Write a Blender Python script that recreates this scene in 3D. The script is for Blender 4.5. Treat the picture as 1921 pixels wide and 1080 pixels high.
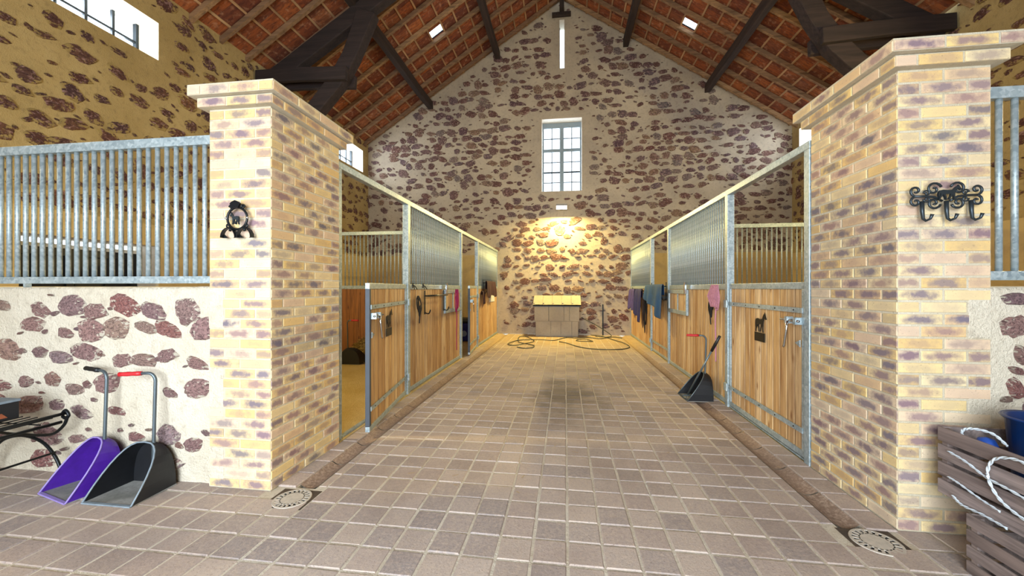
import bpy, bmesh, math, random
from mathutils import Matrix, Vector, Euler, noise as mnoise
random.seed(7)
for _o in list(bpy.data.objects): bpy.data.objects.remove(_o)
SC = bpy.context.scene; COL = SC.collection
R = random.random
def U(a, b): return a + (b - a) * R()
PI = math.pi

# ------------------------------------------------------------------ camera, world, lights, exposure
F = 735.0; YAW = 0.1345; CZ = 1.45
cam = bpy.data.cameras.new('camera'); cam.sensor_width = 36; cam.lens = F / 1921 * 36; cam.clip_start = 0.05
camo = bpy.data.objects.new('camera', cam); COL.objects.link(camo)
camo.location = (0, 0, CZ); camo.rotation_euler = (PI / 2, 0, YAW); SC.camera = camo
SC.view_settings.view_transform = 'Standard'; SC.view_settings.look = 'None'
SC.view_settings.gamma = 1; SC.view_settings.use_curve_mapping = False
SC.view_settings.exposure = 0.42
W = bpy.data.worlds.new('sky'); SC.world = W; W.use_nodes = True
W.node_tree.nodes['Background'].inputs[0].default_value = (0.80, 0.91, 1.0, 1)
W.node_tree.nodes['Background'].inputs[1].default_value = 2.6
def area(name, loc, rot, sx, sy, power, col, spread=PI):
    l = bpy.data.lights.new(name, 'AREA'); l.shape = 'RECTANGLE'; l.size = sx; l.size_y = sy
    l.energy = power; l.color = col; l.spread = spread
    o = bpy.data.objects.new(name, l); COL.objects.link(o); o.location = loc; o.rotation_euler = rot
    return o
# daylight through the barn's large front doorway, behind the camera (rot: -Z axis turned to +Y)
area('doorway_daylight', (-0.9, -2.95, 1.9), (PI / 2 - .22, 0, 0), 4.6, 3.2, 410, (0.80, 0.90, 1.0), PI * .78)
# daylight through the gable window and side windows
area('window_daylight', (-0.1, 12.75, 5.6), (-PI / 2, 0, 0), 1.2, 2.2, 60, (0.75, 0.86, 1.0))
for _s in (-1, 1):
    area('window_daylight', (_s * 6.95, 11.1, 5.6), (0, _s * PI / 2, 0), 0.55, 1.5, 60, (0.8, 0.88, 1.0))
    area('window_daylight', (_s * 6.95, 4.6, 5.4), (0, _s * PI / 2, 0), 0.5, 1.5, 40, (0.85, 0.92, 1.0))
    area('window_daylight', (_s * 6.95, 0.5, 5.4), (0, _s * PI / 2, 0), 0.5, 1.5, 40, (0.85, 0.92, 1.0))

# ------------------------------------------------------------------ materials
def lin(h):
    h = h.lstrip('#'); c = [int(h[i:i + 2], 16) / 255 for i in (0, 2, 4)]
    return tuple((x / 12.92 if x <= 0.04045 else ((x + 0.055) / 1.055) ** 2.4) for x in c) + (1,)
class G:
    def __init__(s, name):
        s.m = bpy.data.materials.new(name); s.m.use_nodes = True; s.t = s.m.node_tree
        s.b = s.t.nodes['Principled BSDF']
    def n(s, t, ins=None, **kw):
        x = s.t.nodes.new('ShaderNode' + t)
        for k, v in kw.items(): setattr(x, k, v)
        for k, v in (ins or {}).items(): s.set(x.inputs[k], v)
        return x
    def set(s, sock, v):
        if isinstance(v, bpy.types.NodeSocket): s.t.links.new(v, sock)
        elif isinstance(v, str): sock.default_value = lin(v)
        else: sock.default_value = v
    def rnd(s, k=1.0):
        a = s.n('ObjectInfo').outputs['Random']; b = s.n('NewGeometry').outputs['Random Per Island']
        c = s.math('ADD', a, b); return s.math('FRACT', s.math('MULTIPLY', c, k))
    def math(s, op, a, b=0.0, c=0.0):
        x = s.n('Math', {0: a, 1: b, 2: c}, operation=op); return x.outputs[0]
    def ramp(s, f, stops, mode='LINEAR'):
        x = s.n('ValToRGB', {0: f}); e = x.color_ramp.elements; x.color_ramp.interpolation = mode
        while len(e) < len(stops): e.new(0.5)
        for i, (p, c) in enumerate(stops):
            e[i].position = p; e[i].color = lin(c) if isinstance(c, str) else (c, c, c, 1)
        return x.outputs[0]
    def noise(s, vec, scale, detail=3, rough=0.55, dist=0.0):
        return s.n('TexNoise', {'Vector': vec, 'Scale': scale, 'Detail': detail, 'Roughness': rough, 'Distortion': dist}).outputs['Fac']
    def mapv(s, vec, scale=(1, 1, 1), off=(0, 0, 0)):
        return s.n('Mapping', {'Vector': vec, 'Scale': scale, 'Location': off}).outputs[0]
    def offv(s, vec, r, k=37.0):
        c = s.n('CombineXYZ', {0: s.math('MULTIPLY', r, k), 1: s.math('MULTIPLY', r, k * 1.7), 2: s.math('MULTIPLY', r, k * 0.6)})
        return s.n('VectorMath', {0: vec, 1: c.outputs[0]}, operation='ADD').outputs[0]
    def mix(s, f, a, b, mode='MIX'):
        x = s.n('Mix', data_type='RGBA', blend_type=mode); s.set(x.inputs[0], f); s.set(x.inputs[6], a); s.set(x.inputs[7], b)
        return x.outputs[2]
    def bump(s, h, st=0.5, d=0.01):
        s.set(s.b.inputs['Normal'], s.n('Bump', {'Height': h, 'Strength': st, 'Distance': d}).outputs[0])
    def out(s, col, rough=0.8, metal=0.0):
        s.set(s.b.inputs['Base Color'], col); s.set(s.b.inputs['Roughness'], rough); s.set(s.b.inputs['Metallic'], metal)
        return s.m
    def obj(s): return s.n('TexCoord').outputs['Object']
    def uv(s): return s.n('TexCoord').outputs['UV']
    def pos(s): return s.n('NewGeometry').outputs['Position']

def m_plain(name, c, rough=0.6, metal=0.0, var=0.12, scale=14):
    g = G(name); v = g.noise(g.obj(), scale, 3)
    return g.out(g.mix(g.math('MULTIPLY', v, var * 2), c, '#000000' if var > 0 else c), rough, metal)
def m_mortar(name, a, b, c, scale=1.0, bst=0.7):
    g = G(name); p = g.pos(); n1 = g.noise(p, 1.1 * scale, 4); n2 = g.noise(p, 14 * scale, 5, 0.65)
    col = g.mix(g.ramp(n1, [(0.35, 0.0), (0.65, 1.0)]), a, b)
    col = g.mix(g.ramp(n2, [(0.52, 0.0), (0.75, 0.55)]), col, c)
    h = g.math('ADD', g.math('MULTIPLY', n2, 0.6), g.noise(p, 60 * scale, 4, 0.7))
    g.bump(h, bst, 0.02); return g.out(col, 0.92)
def m_stone(name, stops, mortar, thr=0.56, pit=16):
    g = G(name); r = g.rnd(3.17); v = g.offv(g.uv(), r)
    col = g.ramp(r, stops, 'LINEAR')
    n1 = g.noise(v, pit, 6, 0.72); col = g.mix(g.ramp(n1, [(0.40, 0.75), (0.55, 0.0)]), col, '#3a2226')
    col = g.mix(g.ramp(g.noise(v, pit * 0.8, 4, 0.6, 0.6), [(0.52, 0.0), (0.70, 0.7)]), col, '#c29c94')
    sm = g.noise(g.offv(g.uv(), r, 91), pit * 0.55, 5, 0.7)
    ds = g.n('VectorMath', {0: g.uv()}, operation='LENGTH').outputs['Value']
    sm = g.math('ADD', sm, g.math('MULTIPLY', g.math('SUBTRACT', ds, 0.28), 0.42))
    f = g.ramp(sm, [(thr, 0.0), (thr + 0.05, 1.0)])
    col = g.mix(f, col, mortar)
    g.bump(n1, 1.0, 0.03); return g.out(col, 0.9)
M = {}
M['mortar_back'] = m_mortar('mortar_back', '#c4b59c', '#aea08c', '#86786e')
M['mortar_side'] = m_mortar('mortar_side', '#bda570', '#a8905c', '#7f6c4a')
M['mortar_low'] = m_mortar('mortar_low', '#ddd3bf', '#d0c3aa', '#a99a84', 1.0, 1.0)
ST1 = [(0.0, '#64453f'), (0.2, '#7a5548'), (0.38, '#726062'), (0.52, '#8a6a55'), (0.66, '#624850'), (0.78, '#97795c'), (0.88, '#827770'), (1.0, '#74463c')]
ST2 = [(0.0, '#a5807c'), (0.3, '#b38a80'), (0.5, '#94757a'), (0.7, '#b89884'), (0.85, '#a56a62'), (1.0, '#a99090')]
M['stone_back'] = m_stone('stone_back', ST1, '#b9aa92', 0.58, 9)
M['stone_side'] = m_stone('stone_side', [(0, '#5a342c'), (0.3, '#6e4636'), (0.55, '#54393a'), (0.8, '#8a5c38'), (1, '#5f4038')], '#ab9258', 0.53, 8)
M['stone_low'] = m_stone('stone_low', ST2, '#e0d5c0', 0.58, 13)
def m_brick():
    g = G('cream_brick'); r = g.rnd(1.0); r2 = g.rnd(7.3); uv = g.uv(); s = g.n('SeparateXYZ', {0: uv})
    base = g.ramp(r, [(0, '#d6b878'), (0.3, '#d8c49a'), (0.55, '#d0ae70'), (0.8, '#cdb092'), (1, '#d4c0a0')])
    nn = g.noise(g.offv(uv, r2, 51), 22, 4, 0.6)
    dx = g.math('MULTIPLY', s.outputs[0], 7.6); dy = g.math('MULTIPLY', s.outputs[1], 24)
    d = g.math('SQRT', g.math('ADD', g.math('MULTIPLY', dx, dx), g.math('MULTIPLY', dy, dy)))
    d = g.math('ADD', d, g.math('MULTIPLY', g.math('SUBTRACT', nn, 0.5), 1.5))
    blot = g.ramp(d, [(0.30, 1.0), (1.0, 0.0)])
    amt = g.ramp(r2, [(0.0, 0.1), (0.2, 0.35), (0.45, 0.85), (1.0, 1.0)])
    bc = g.ramp(g.rnd(13.7), [(0, '#82666a'), (0.4, '#6c6470'), (0.7, '#92746e'), (1.0, '#5e5a66')])
    col = g.mix(g.math('MULTIPLY', blot, amt), base, bc)
    sp = g.noise(g.offv(uv, r, 17), 90, 3, 0.6); col = g.mix(g.ramp(sp, [(0.62, 0.0), (0.72, 0.5)]), col, '#5b4b45')
    g.bump(g.noise(uv, 150, 4, 0.7), 0.4, 0.004); return g.out(col, 0.85)
M['brick'] = m_brick()
M['joint'] = m_mortar('brick_joint', '#d3c9b2', '#c6b99d', '#a89a80', 2.0)
def m_paver(name, stops, dust=True):
    g = G(name); r = g.rnd(1.0); p = g.pos(); v = g.offv(g.uv(), r)
    col = g.ramp(r, stops)
    col = g.mix(g.ramp(g.noise(v, 45, 4, 0.7), [(0.42, 0.0), (0.72, 0.6)]), col, '#c5b09c')
    col = g.mix(g.ramp(g.noise(v, 120, 3, 0.7), [(0.58, 0.0), (0.68, 0.6)]), col, '#4c3c38')
    big = g.noise(p, 0.9, 4, 0.6); col = g.mix(g.ramp(big, [(0.45, 0.0), (0.7, 0.45)]), col, '#6b5850')
    s = g.n('SeparateXYZ', {0: p})
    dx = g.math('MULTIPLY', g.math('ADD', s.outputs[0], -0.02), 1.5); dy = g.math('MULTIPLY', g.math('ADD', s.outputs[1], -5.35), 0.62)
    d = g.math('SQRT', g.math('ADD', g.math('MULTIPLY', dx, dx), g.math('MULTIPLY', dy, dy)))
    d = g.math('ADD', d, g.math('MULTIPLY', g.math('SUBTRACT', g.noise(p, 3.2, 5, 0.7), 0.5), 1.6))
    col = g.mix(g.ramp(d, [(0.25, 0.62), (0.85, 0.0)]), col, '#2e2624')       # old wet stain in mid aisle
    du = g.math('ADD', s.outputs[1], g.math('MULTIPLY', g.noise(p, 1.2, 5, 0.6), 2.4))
    df = g.ramp(g.math('DIVIDE', du, 14.0), [(0.70, 0.0), (0.84, 0.78)])        # dust and chaff near the far wall, lamp's yellow glow painted in
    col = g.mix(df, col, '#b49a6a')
    g.bump(g.noise(v, 70, 5, 0.7), 0.5, 0.006); return g.out(col, 0.8)
PV = [(0, '#9c8c84'), (0.25, '#ad9d92'), (0.5, '#8f8480'), (0.75, '#b5a598'), (1, '#988a82')]
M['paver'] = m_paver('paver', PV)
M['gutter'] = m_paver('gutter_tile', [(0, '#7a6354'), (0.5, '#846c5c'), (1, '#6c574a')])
M['sand_joint'] = m_mortar('sand_joint', '#d2c8b6', '#bfb19a', '#94836c', 2.0)
M['bedding'] = m_mortar('bedding_floor', '#d0b880', '#bfa468', '#dcc890', 1.4)
M['plaster'] = m_mortar('plaster', '#cbb483', '#c2a974', '#a9915f', 0.6, 0.15)
M['reveal'] = m_mortar('reveal_plaster', '#ddd5c6', '#cfc5b4', '#a39a8c', 1.2, 0.3)
def m_wood(name, stops, sc=1.0, axis=2, dark='#5a3c22', knots=True, rough=0.65):
    g = G(name); r = g.rnd(1.0); v = g.offv(g.obj(), r, 23)
    k = [14 * sc] * 3; k[axis] = 0.9 * sc
    gr = g.noise(g.mapv(v, tuple(k)), 1.6, 5, 0.65, 0.4)
    col = g.mix(g.ramp(gr, [(0.38, 0.0), (0.66, 0.8)]), g.ramp(r, stops), dark)
    k2 = [9 * sc] * 3; k2[axis] = 3.2 * sc
    kn = g.n('TexVoronoi', {'Vector': g.mapv(v, tuple(k2)), 'Scale': 0.8}).outputs['Distance']
    if knots: col = g.mix(g.ramp(kn, [(0.05, 0.95), (0.15, 0.0)]), col, dark)
    g.bump(gr, 0.3, 0.004); return g.out(col, rough)
M['pine'] = m_wood('pine_board', [(0, '#cfae7e'), (0.25, '#bd9662'), (0.5, '#dcc096'), (0.75, '#ae8654'), (1, '#d8b888')], dark='#80552f')
M['groove_shade'] = m_plain('board_groove_shade', '#2a1a0e', 0.95, 0, 0.1)  # near-black colour paints the shade in the gaps between boards
M['pine_dark'] = m_wood('stall_board', [(0, '#a5682f'), (0.4, '#98602c'), (0.7, '#b57838'), (1, '#8a5326')], dark='#5c3415')
M['beam'] = m_wood('old_oak_beam', [(0, '#2e2220'), (1, '#382a27')], 0.6, 0, '#150f0e', False, 0.85)
M['purlin'] = m_wood('old_purlin', [(0, '#33251f'), (1, '#3e2d25')], 0.6, 1, '#1d1412', False, 0.85)
M['rafter'] = m_wood('rafter_wood', [(0, '#9c7a58'), (0.5, '#86664a'), (1, '#ac8860')], 0.7, 0, '#5a4430', False, 0.85)
M['batten'] = m_wood('batten_wood', [(0, '#b89268'), (0.5, '#a07a56'), (1, '#c29c70')], 0.7, 1, '#74583e', False, 0.85)
M['crate_wood'] = m_wood('weathered_crate_wood', [(0, '#8b7a72'), (0.5, '#7b6a63'), (1, '#9a8a84')], 1.0, 1, '#3d3230', True, 0.8)
def m_tile():
    g = G('terracotta_tile'); r = g.rnd(1.0); v = g.offv(g.uv(), r)
    col = g.ramp(r, [(0, '#9a5228'), (0.25, '#7c3e22'), (0.5, '#aa6030'), (0.75, '#6a3422'), (1, '#985a34')])
    n = g.noise(g.mapv(v, (22, 5, 1)), 1.0, 5, 0.7, 0.5); col = g.mix(g.ramp(n, [(0.42, 0.0), (0.66, 0.85)]), col, '#4a241a')
    col = g.mix(g.ramp(g.noise(v, 9, 4), [(0.55, 0.0), (0.75, 0.5)]), col, '#c79a78')
    g.bump(n, 0.4, 0.006); return g.out(col, 0.85)
M['tile'] = m_tile()
M['roof_back'] = m_plain('roof_underlay', '#4a2a1c', 0.9)
def m_galv():
    g = G('galvanised_steel'); v = g.n('TexVoronoi', {'Vector': g.obj(), 'Scale': 55.0}).outputs['Color']
    s = g.n('SeparateColor', {0: v}).outputs[0]
    col = g.ramp(g.math('ADD', g.math('MULTIPLY', s, 0.4), g.math('MULTIPLY', g.noise(g.obj(), 9, 4), 0.6)), [(0.2, '#84939a'), (0.5, '#9fadb1'), (0.8, '#bcc6c8')])
    return g.out(col, g.ramp(s, [(0, 0.38), (1, 0.55)]), 0.4)
M['galv'] = m_galv()
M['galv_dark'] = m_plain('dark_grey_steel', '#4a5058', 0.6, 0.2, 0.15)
M['iron'] = m_plain('black_cast_iron', '#1c2022', 0.38, 0.6, 0.1)
M['pewter'] = m_plain('pewter_cast_iron', '#3c4449', 0.4, 0.65, 0.1)
M['chrome'] = m_plain('chrome_bolt', '#c5c9cc', 0.2, 1.0, 0.05)
M['black_plastic'] = m_plain('black_plastic', '#15161a', 0.5, 0, 0.3)
M['purple_plastic'] = m_plain('purple_plastic', '#4c1f96', 0.4, 0, 0.25, 20)
M['worn_edge'] = m_plain('worn_plastic_edge', '#8a97a0', 0.6, 0, 0.3, 30)
M['lilac_edge'] = m_plain('worn_lilac_edge', '#9a86c8', 0.6, 0, 0.2, 30)
M['dusty'] = m_mortar('dusty_scoop_floor', '#9a9892', '#77766f', '#4d4b48', 6.0, 0.3)
M['tube'] = m_plain('grey_handle_tube', '#5d686d', 0.35, 0.5, 0.1)
M['red'] = m_plain('red_grip', '#c02028', 0.45, 0, 0.1)
M['hose'] = m_plain('dark_green_hose', '#3d4238', 0.5, 0, 0.2)
M['cast_pale'] = m_plain('pale_drain_cover', '#cfc4b4', 0.7, 0, 0.25, 30)
M['soil'] = m_mortar('dark_soil', '#5a4836', '#3e3126', '#2a211a', 4.0)
M['hole'] = m_plain('dark_void', '#0c0b0b', 0.95, 0, 0)
M['panel'] = m_mortar('bin_panel', '#a79b86', '#988c78', '#82766a', 1.5, 0.1)
M['navy'] = m_plain('navy_cloth', '#1b1e66', 0.9, 0, 0.3)
M['violet'] = m_plain('violet_cloth', '#4b3f86', 0.9, 0, 0.3)
M['teal'] = m_plain('blue_cloth', '#1a5688', 0.85, 0, 0.3, 8)
M['maroon'] = m_plain('maroon_cloth', '#3c1420', 0.9, 0, 0.3)
M['magenta'] = m_plain('magenta_rope', '#a8205c', 0.8, 0, 0.2)
M['pink'] = m_plain('pink_rope', '#c98a9c', 0.85, 0, 0.25, 60)
M['leather'] = m_plain('brown_leather', '#3a2018', 0.6, 0, 0.2)
M['blackstrap'] = m_plain('black_strap', '#141316', 0.7, 0, 0.2)
M['bucket'] = m_plain('navy_bucket', '#0d2f62', 0.3, 0, 0.15)
M['blueball'] = m_plain('blue_twine', '#1f4fa8', 0.6, 0, 0.2)
M['white_rope'] = m_plain('white_twisted_rope', '#d5dde2', 0.8, 0, 0.25, 50)
M['straw'] = m_plain('straw', '#c9a85a', 0.8, 0, 0.35, 6)
M['frame_grey'] = m_plain('grey_window_frame', '#8d9ca6', 0.6, 0, 0.1)
M['frame_dark'] = m_plain('dark_window_bars', '#2a3238', 0.6, 0.2, 0.1)
M['door_dark'] = m_plain('dark_door_paint', '#10161c', 0.4, 0, 0.2)
M['white_paint'] = m_plain('white_lintel', '#d0d4d6', 0.6, 0, 0.1)
M['lampbody'] = m_plain('lamp_body', '#b0aca4', 0.5, 0.2, 0.1)
M['orange_print'] = m_plain('orange_print', '#b4623c', 0.6, 0, 0.4, 40)
g = G('lamp_glow'); e = g.n('Emission', {0: (1, 0.9, 0.66, 1), 1: 12.0}); g.t.links.new(e.outputs[0], g.t.nodes['Material Output'].inputs[0]); M['glow'] = g.m
g = G('window_glass'); tr = g.n('BsdfTransparent', {0: (0.95, 0.98, 1, 1)}); gl = g.n('BsdfGlossy', {0: (1, 1, 1, 1), 1: 0.05})
mx = g.n('MixShader', {0: 0.08, 1: tr.outputs[0], 2: gl.outputs[0]}); g.t.links.new(mx.outputs[0], g.t.nodes['Material Output'].inputs[0]); M['glass'] = g.m

# ------------------------------------------------------------------ mesh helpers
WO = {}      # object name -> world position of the thing whose parts are given in world coordinates
class MB:
    def __init__(s): s.v = []; s.f = []
    def add(s, vs, fs):
        b = len(s.v); s.v += [tuple(p) for p in vs]; s.f += [tuple(i + b for i in f) for f in fs]; return s
    def box(s, x0, x1, y0, y1, z0, z1):
        return s.add([(x0, y0, z0), (x1, y0, z0), (x1, y1, z0), (x0, y1, z0), (x0, y0, z1), (x1, y0, z1), (x1, y1, z1), (x0, y1, z1)],
                     [(0, 3, 2, 1), (4, 5, 6, 7), (0, 1, 5, 4), (1, 2, 6, 5), (2, 3, 7, 6), (3, 0, 4, 7)])
    def obox(s, c, ax, hs):
        c = Vector(c); a = [Vector(q).normalized() * h for q, h in zip(ax, hs)]; vs = []
        for k in ((-1, -1, -1), (1, -1, -1), (1, 1, -1), (-1, 1, -1), (-1, -1, 1), (1, -1, 1), (1, 1, 1), (-1, 1, 1)):
            vs.append(c + a[0] * k[0] + a[1] * k[1] + a[2] * k[2])
        return s.add(vs, [(0, 3, 2, 1), (4, 5, 6, 7), (0, 1, 5, 4), (1, 2, 6, 5), (2, 3, 7, 6), (3, 0, 4, 7)])
    def tube(s, pts, r, n=8, closed=False, flat=None):
        P = [Vector(p) for p in pts]; N = len(P); up = Vector((0.13, 0.21, 1)).normalized(); vs = []; fs = []
        for i, p in enumerate(P):
            a = P[(i - 1) % N] if (closed or i) else P[0]; b = P[(i + 1) % N] if (closed or i < N - 1) else P[-1]
            t = (b - a).normalized(); x = t.cross(up)
            if x.length < 1e-3: x = t.cross(Vector((1, 0, 0)))
            x.normalize(); up2 = x.cross(t).normalized(); up = up2
            rr = r[i] if isinstance(r, (list, tuple)) else r
            for k in range(n):
                q = 2 * PI * k / n; vs.append(p + x * rr * math.cos(q) + up2 * rr * (flat or 1) * math.sin(q))
        for i in range(N if closed else N - 1):
            for k in range(n):
                a = i * n + k; b = i * n + (k + 1) % n; c = ((i + 1) % N) * n + (k + 1) % n; d = ((i + 1) % N) * n + k
                fs.append((a, b, c, d))
        if not closed: fs += [tuple(range(n))[::-1], tuple((N - 1) * n + k for k in range(n))]
        return s.add(vs, fs)
    def cyl(s, a, b, r, n=12): return s.tube([a, b], r, n)
    def lathe(s, prof, c=(0, 0, 0), n=20):
        vs = []; fs = []
        for i, (r, z) in enumerate(prof):
            for k in range(n): q = 2 * PI * k / n; vs.append((c[0] + r * math.cos(q), c[1] + r * math.sin(q), c[2] + z))
        for i in range(len(prof) - 1):
            for k in range(n): fs.append((i * n + k, i * n + (k + 1) % n, (i + 1) * n + (k + 1) % n, (i + 1) * n + k))
        return s.add(vs, fs)
    def prism(s, poly, o, ax, ay, th):
        """outline poly (2D) in plane o+ax*x+ay*y, thickness th along ax x ay"""
        o = Vector(o); ax = Vector(ax); ay = Vector(ay); nn = ax.cross(ay).normalized() * th; n = len(poly)
        vs = [o + ax * x + ay * y for x, y in poly] + [o + ax * x + ay * y + nn for x, y in poly]
        fs = [tuple(range(n))[::-1], tuple(range(n, 2 * n))] + [(i, (i + 1) % n, n + (i + 1) % n, n + i) for i in range(n)]
        return s.add(vs, fs)
    def build(s, name, mat, parent=None, off=None, smooth=False, bevel=0, solid=0, uv=None, sub=0):
        o = off if off is not None else (WO.get(parent.name) if parent is not None else None)
        vs = s.v
        if o is not None: vs = [(x - o[0], y - o[1], z - o[2]) for x, y, z in vs]
        me = bpy.data.meshes.new(name); me.from_pydata(vs, [], s.f); me.update()
        if isinstance(mat, str): mat = M[mat]
        me.materials.append(mat)
        if smooth: me.polygons.foreach_set('use_smooth', [True] * len(me.polygons))
        ob = bpy.data.objects.new(name, me); COL.objects.link(ob)
        if off is not None and parent is None: ob.location = off
        if parent is not None:
            ob.parent = parent
            if parent.name in WO: WO[ob.name] = WO[parent.name]
        if solid: q = ob.modifiers.new('solid', 'SOLIDIFY'); q.thickness = solid; q.offset = 0
        if bevel: q = ob.modifiers.new('bevel', 'BEVEL'); q.width = bevel; q.segments = 2; q.limit_method = 'ANGLE'
        if sub: q = ob.modifiers.new('sub', 'SUBSURF'); q.levels = q.render_levels = sub
        return ob
def tag(o, label=None, cat=None, group=None, kind=None):
    if label: o['label'] = label
    if cat: o['category'] = cat
    if group: o['group'] = group
    if kind: o['kind'] = kind
    return o
def thing(name, loc, label=None, cat=None, group=None, kind=None, rz=0.0, wc=True):
    """Empty; wc: children are given in world coordinates (rz must be 0)"""
    o = bpy.data.objects.new(name, None); COL.objects.link(o); o.location = loc; o.rotation_euler = (0, 0, rz)
    o.empty_display_size = 0.1
    if wc: WO[o.name] = Vector(loc)
    return tag(o, label, cat, group, kind)
def bb(x0, x1, y0, y1, z0, z1): return MB().box(min(x0, x1), max(x0, x1), min(y0, y1), max(y0, y1), z0, z1)
def copies(parent, name, src, offs):
    for d in offs:
        c = src.copy(); COL.objects.link(c); c.parent = parent; c.location = Vector(src.location) + Vector(d)

SN, CS = math.sin(YAW), math.cos(YAW)
def proj(p):
    x, y, z = p[0], p[1], p[2] - CZ
    zc = -x * SN + y * CS; xc = x * CS + y * SN
    if zc < 0.2: return None
    return 960.5 + F * xc / zc, 540 - F * z / zc, zc
def rank(p):
    q = proj(p)
    if q is None or not (-30 < q[0] < 1950 and -30 < q[1] < 1110): return 1e3 + abs(p[1])
    return q[2]
class Tpl:
    def __init__(s, v, f): s.v = [Vector(p) for p in v]; s.f = f
def pieces(parent, name, tpls, places, mat, n=300):
    """places: (template, Matrix); the n nearest in view become parts, the rest one 'stuff' part"""
    if isinstance(mat, str): mat = M[mat]
    places = sorted(places, key=lambda q: rank(q[1].translation)); off = WO.get(parent.name, Vector((0, 0, 0)))
    cache = {}
    inv = Matrix.Translation(-Vector(off))
    for ti, mt in places[:n]:
        if ti not in cache:
            t = tpls[ti]; me = bpy.data.meshes.new(name); me.from_pydata([tuple(p) for p in t.v], [], t.f)
            ul = me.uv_layers.new(name='UVMap'); me.materials.append(mat)
            for l in me.loops: p = t.v[l.vertex_index]; ul.data[l.index].uv = (p.x, p.y)
            cache[ti] = me
        o = bpy.data.objects.new(name, cache[ti]); COL.objects.link(o); o.parent = parent; o.matrix_local = inv @ mt
    rest = places[n:]
    if rest:
        vs = []; fs = []; uvv = []
        for ti, mt in rest:
            t = tpls[ti]; b = len(vs); mm = inv @ mt
            vs += [tuple(mm @ p) for p in t.v]; uvv += [(p.x, p.y) for p in t.v]; fs += [tuple(i + b for i in f) for f in t.f]
        me = bpy.data.meshes.new(name); me.from_pydata(vs, [], fs); ul = me.uv_layers.new(name='UVMap'); me.materials.append(mat)
        li = [0] * len(me.loops); me.loops.foreach_get('vertex_index', li)
        fl = [c for i in li for c in uvv[i]]; ul.data.foreach_set('uv', fl)
        o = bpy.data.objects.new(name, me); COL.objects.link(o); o.parent = parent; o['kind'] = 'stuff'
def slab_tpl(w, h, t, ch=0.004):
    """slab centred at origin, front face +z at t, chamfered, back open at z=0"""
    a, b = w / 2, h / 2; c, d = a - ch, b - ch
    v = [(-a, -b, 0), (a, -b, 0), (a, b, 0), (-a, b, 0), (-a, -b, t - ch), (a, -b, t - ch), (a, b, t - ch), (-a, b, t - ch), (-c, -d, t), (c, -d, t), (c, d, t), (-c, d, t)]
    f = [(8, 9, 10, 11)]
    for i in range(4): j = (i + 1) % 4; f += [(i, j, 4 + j, 4 + i), (4 + i, 4 + j, 8 + j, 8 + i)]
    return Tpl(v, f)
def frame_mat(o, x, y, z): return Matrix(((x[0], y[0], z[0], o[0]), (x[1], y[1], z[1], o[1]), (x[2], y[2], z[2], o[2]), (0, 0, 0, 1)))

# ------------------------------------------------------------------ room shell
AX = -0.1; TA = 0.655; ANG = math.atan(TA); SA, CA = math.sin(ANG), math.cos(ANG); Z0 = 10.3
XW = 6.5; YB = 12.3; YF = -3.0
def gable(x): return Z0 + 0.17 - TA * abs(x - AX)
def wall_mesh(u0, u1, v0, top, holes, P, depth, N):
    """P(u,v)->point; holes (ua,ub,va,vb); returns wall MB and reveal MB (going depth along -N)"""
    us = sorted(set([u0, u1] + [h[0] for h in holes] + [h[1] for h in holes] + [u0 + (u1 - u0) * k / 16 for k in range(17)] + ([AX] if u0 < AX < u1 else [])))
    mb = MB(); rv = MB(); N = Vector(N)
    for a, b in zip(us[:-1], us[1:]):
        m = (a + b) / 2; hs = sorted([h for h in holes if h[0] < m < h[1]], key=lambda h: h[2]); z = v0
        for h in hs:
            if h[2] > z: mb.add([P(a, z), P(b, z), P(b, h[2]), P(a, h[2])], [(0, 1, 2, 3)])
            z = h[3]
        mb.add([P(a, z), P(b, z), P(b, top(b)), P(a, top(a))], [(0, 1, 2, 3)])
    for h in holes:
        c = [Vector(P(*q)) for q in ((h[0], h[2]), (h[1], h[2]), (h[1], h[3]), (h[0], h[3]))]; d = [q - N * depth for q in c]
        for i in range(4): j = (i + 1) % 4; rv.add([c[i], c[j], d[j], d[i]], [(0, 1, 2, 3)])
    return mb, rv
stoneT = []
for k in range(14):
    n = 11; ph = U(0, 6); v = []; el = U(0.75, 1.0)
    rr = [1 + 0.16 * math.sin(2 * q * 2 * PI / n + ph) + U(-0.17, 0.17) for q in range(n)]
    for q in range(n): a = 2 * PI * q / n; v.append((0.5 * rr[q] * math.cos(a), 0.5 * el * rr[q] * math.sin(a), -0.35))
    for q in range(n): a = 2 * PI * q / n; v.append((0.42 * rr[q] * math.cos(a) + U(-.02, .02), 0.42 * el * rr[q] * math.sin(a) + U(-.02, .02), U(0.45, 0.8)))
    v.append((U(-.1, .1), U(-.1, .1), 1.0))
    f = [(q, (q + 1) % n, n + (q + 1) % n, n + q) for q in range(n)] + [(n + q, n + (q + 1) % n, 2 * n) for q in range(n)]
    stoneT.append(Tpl(v, f))
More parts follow.
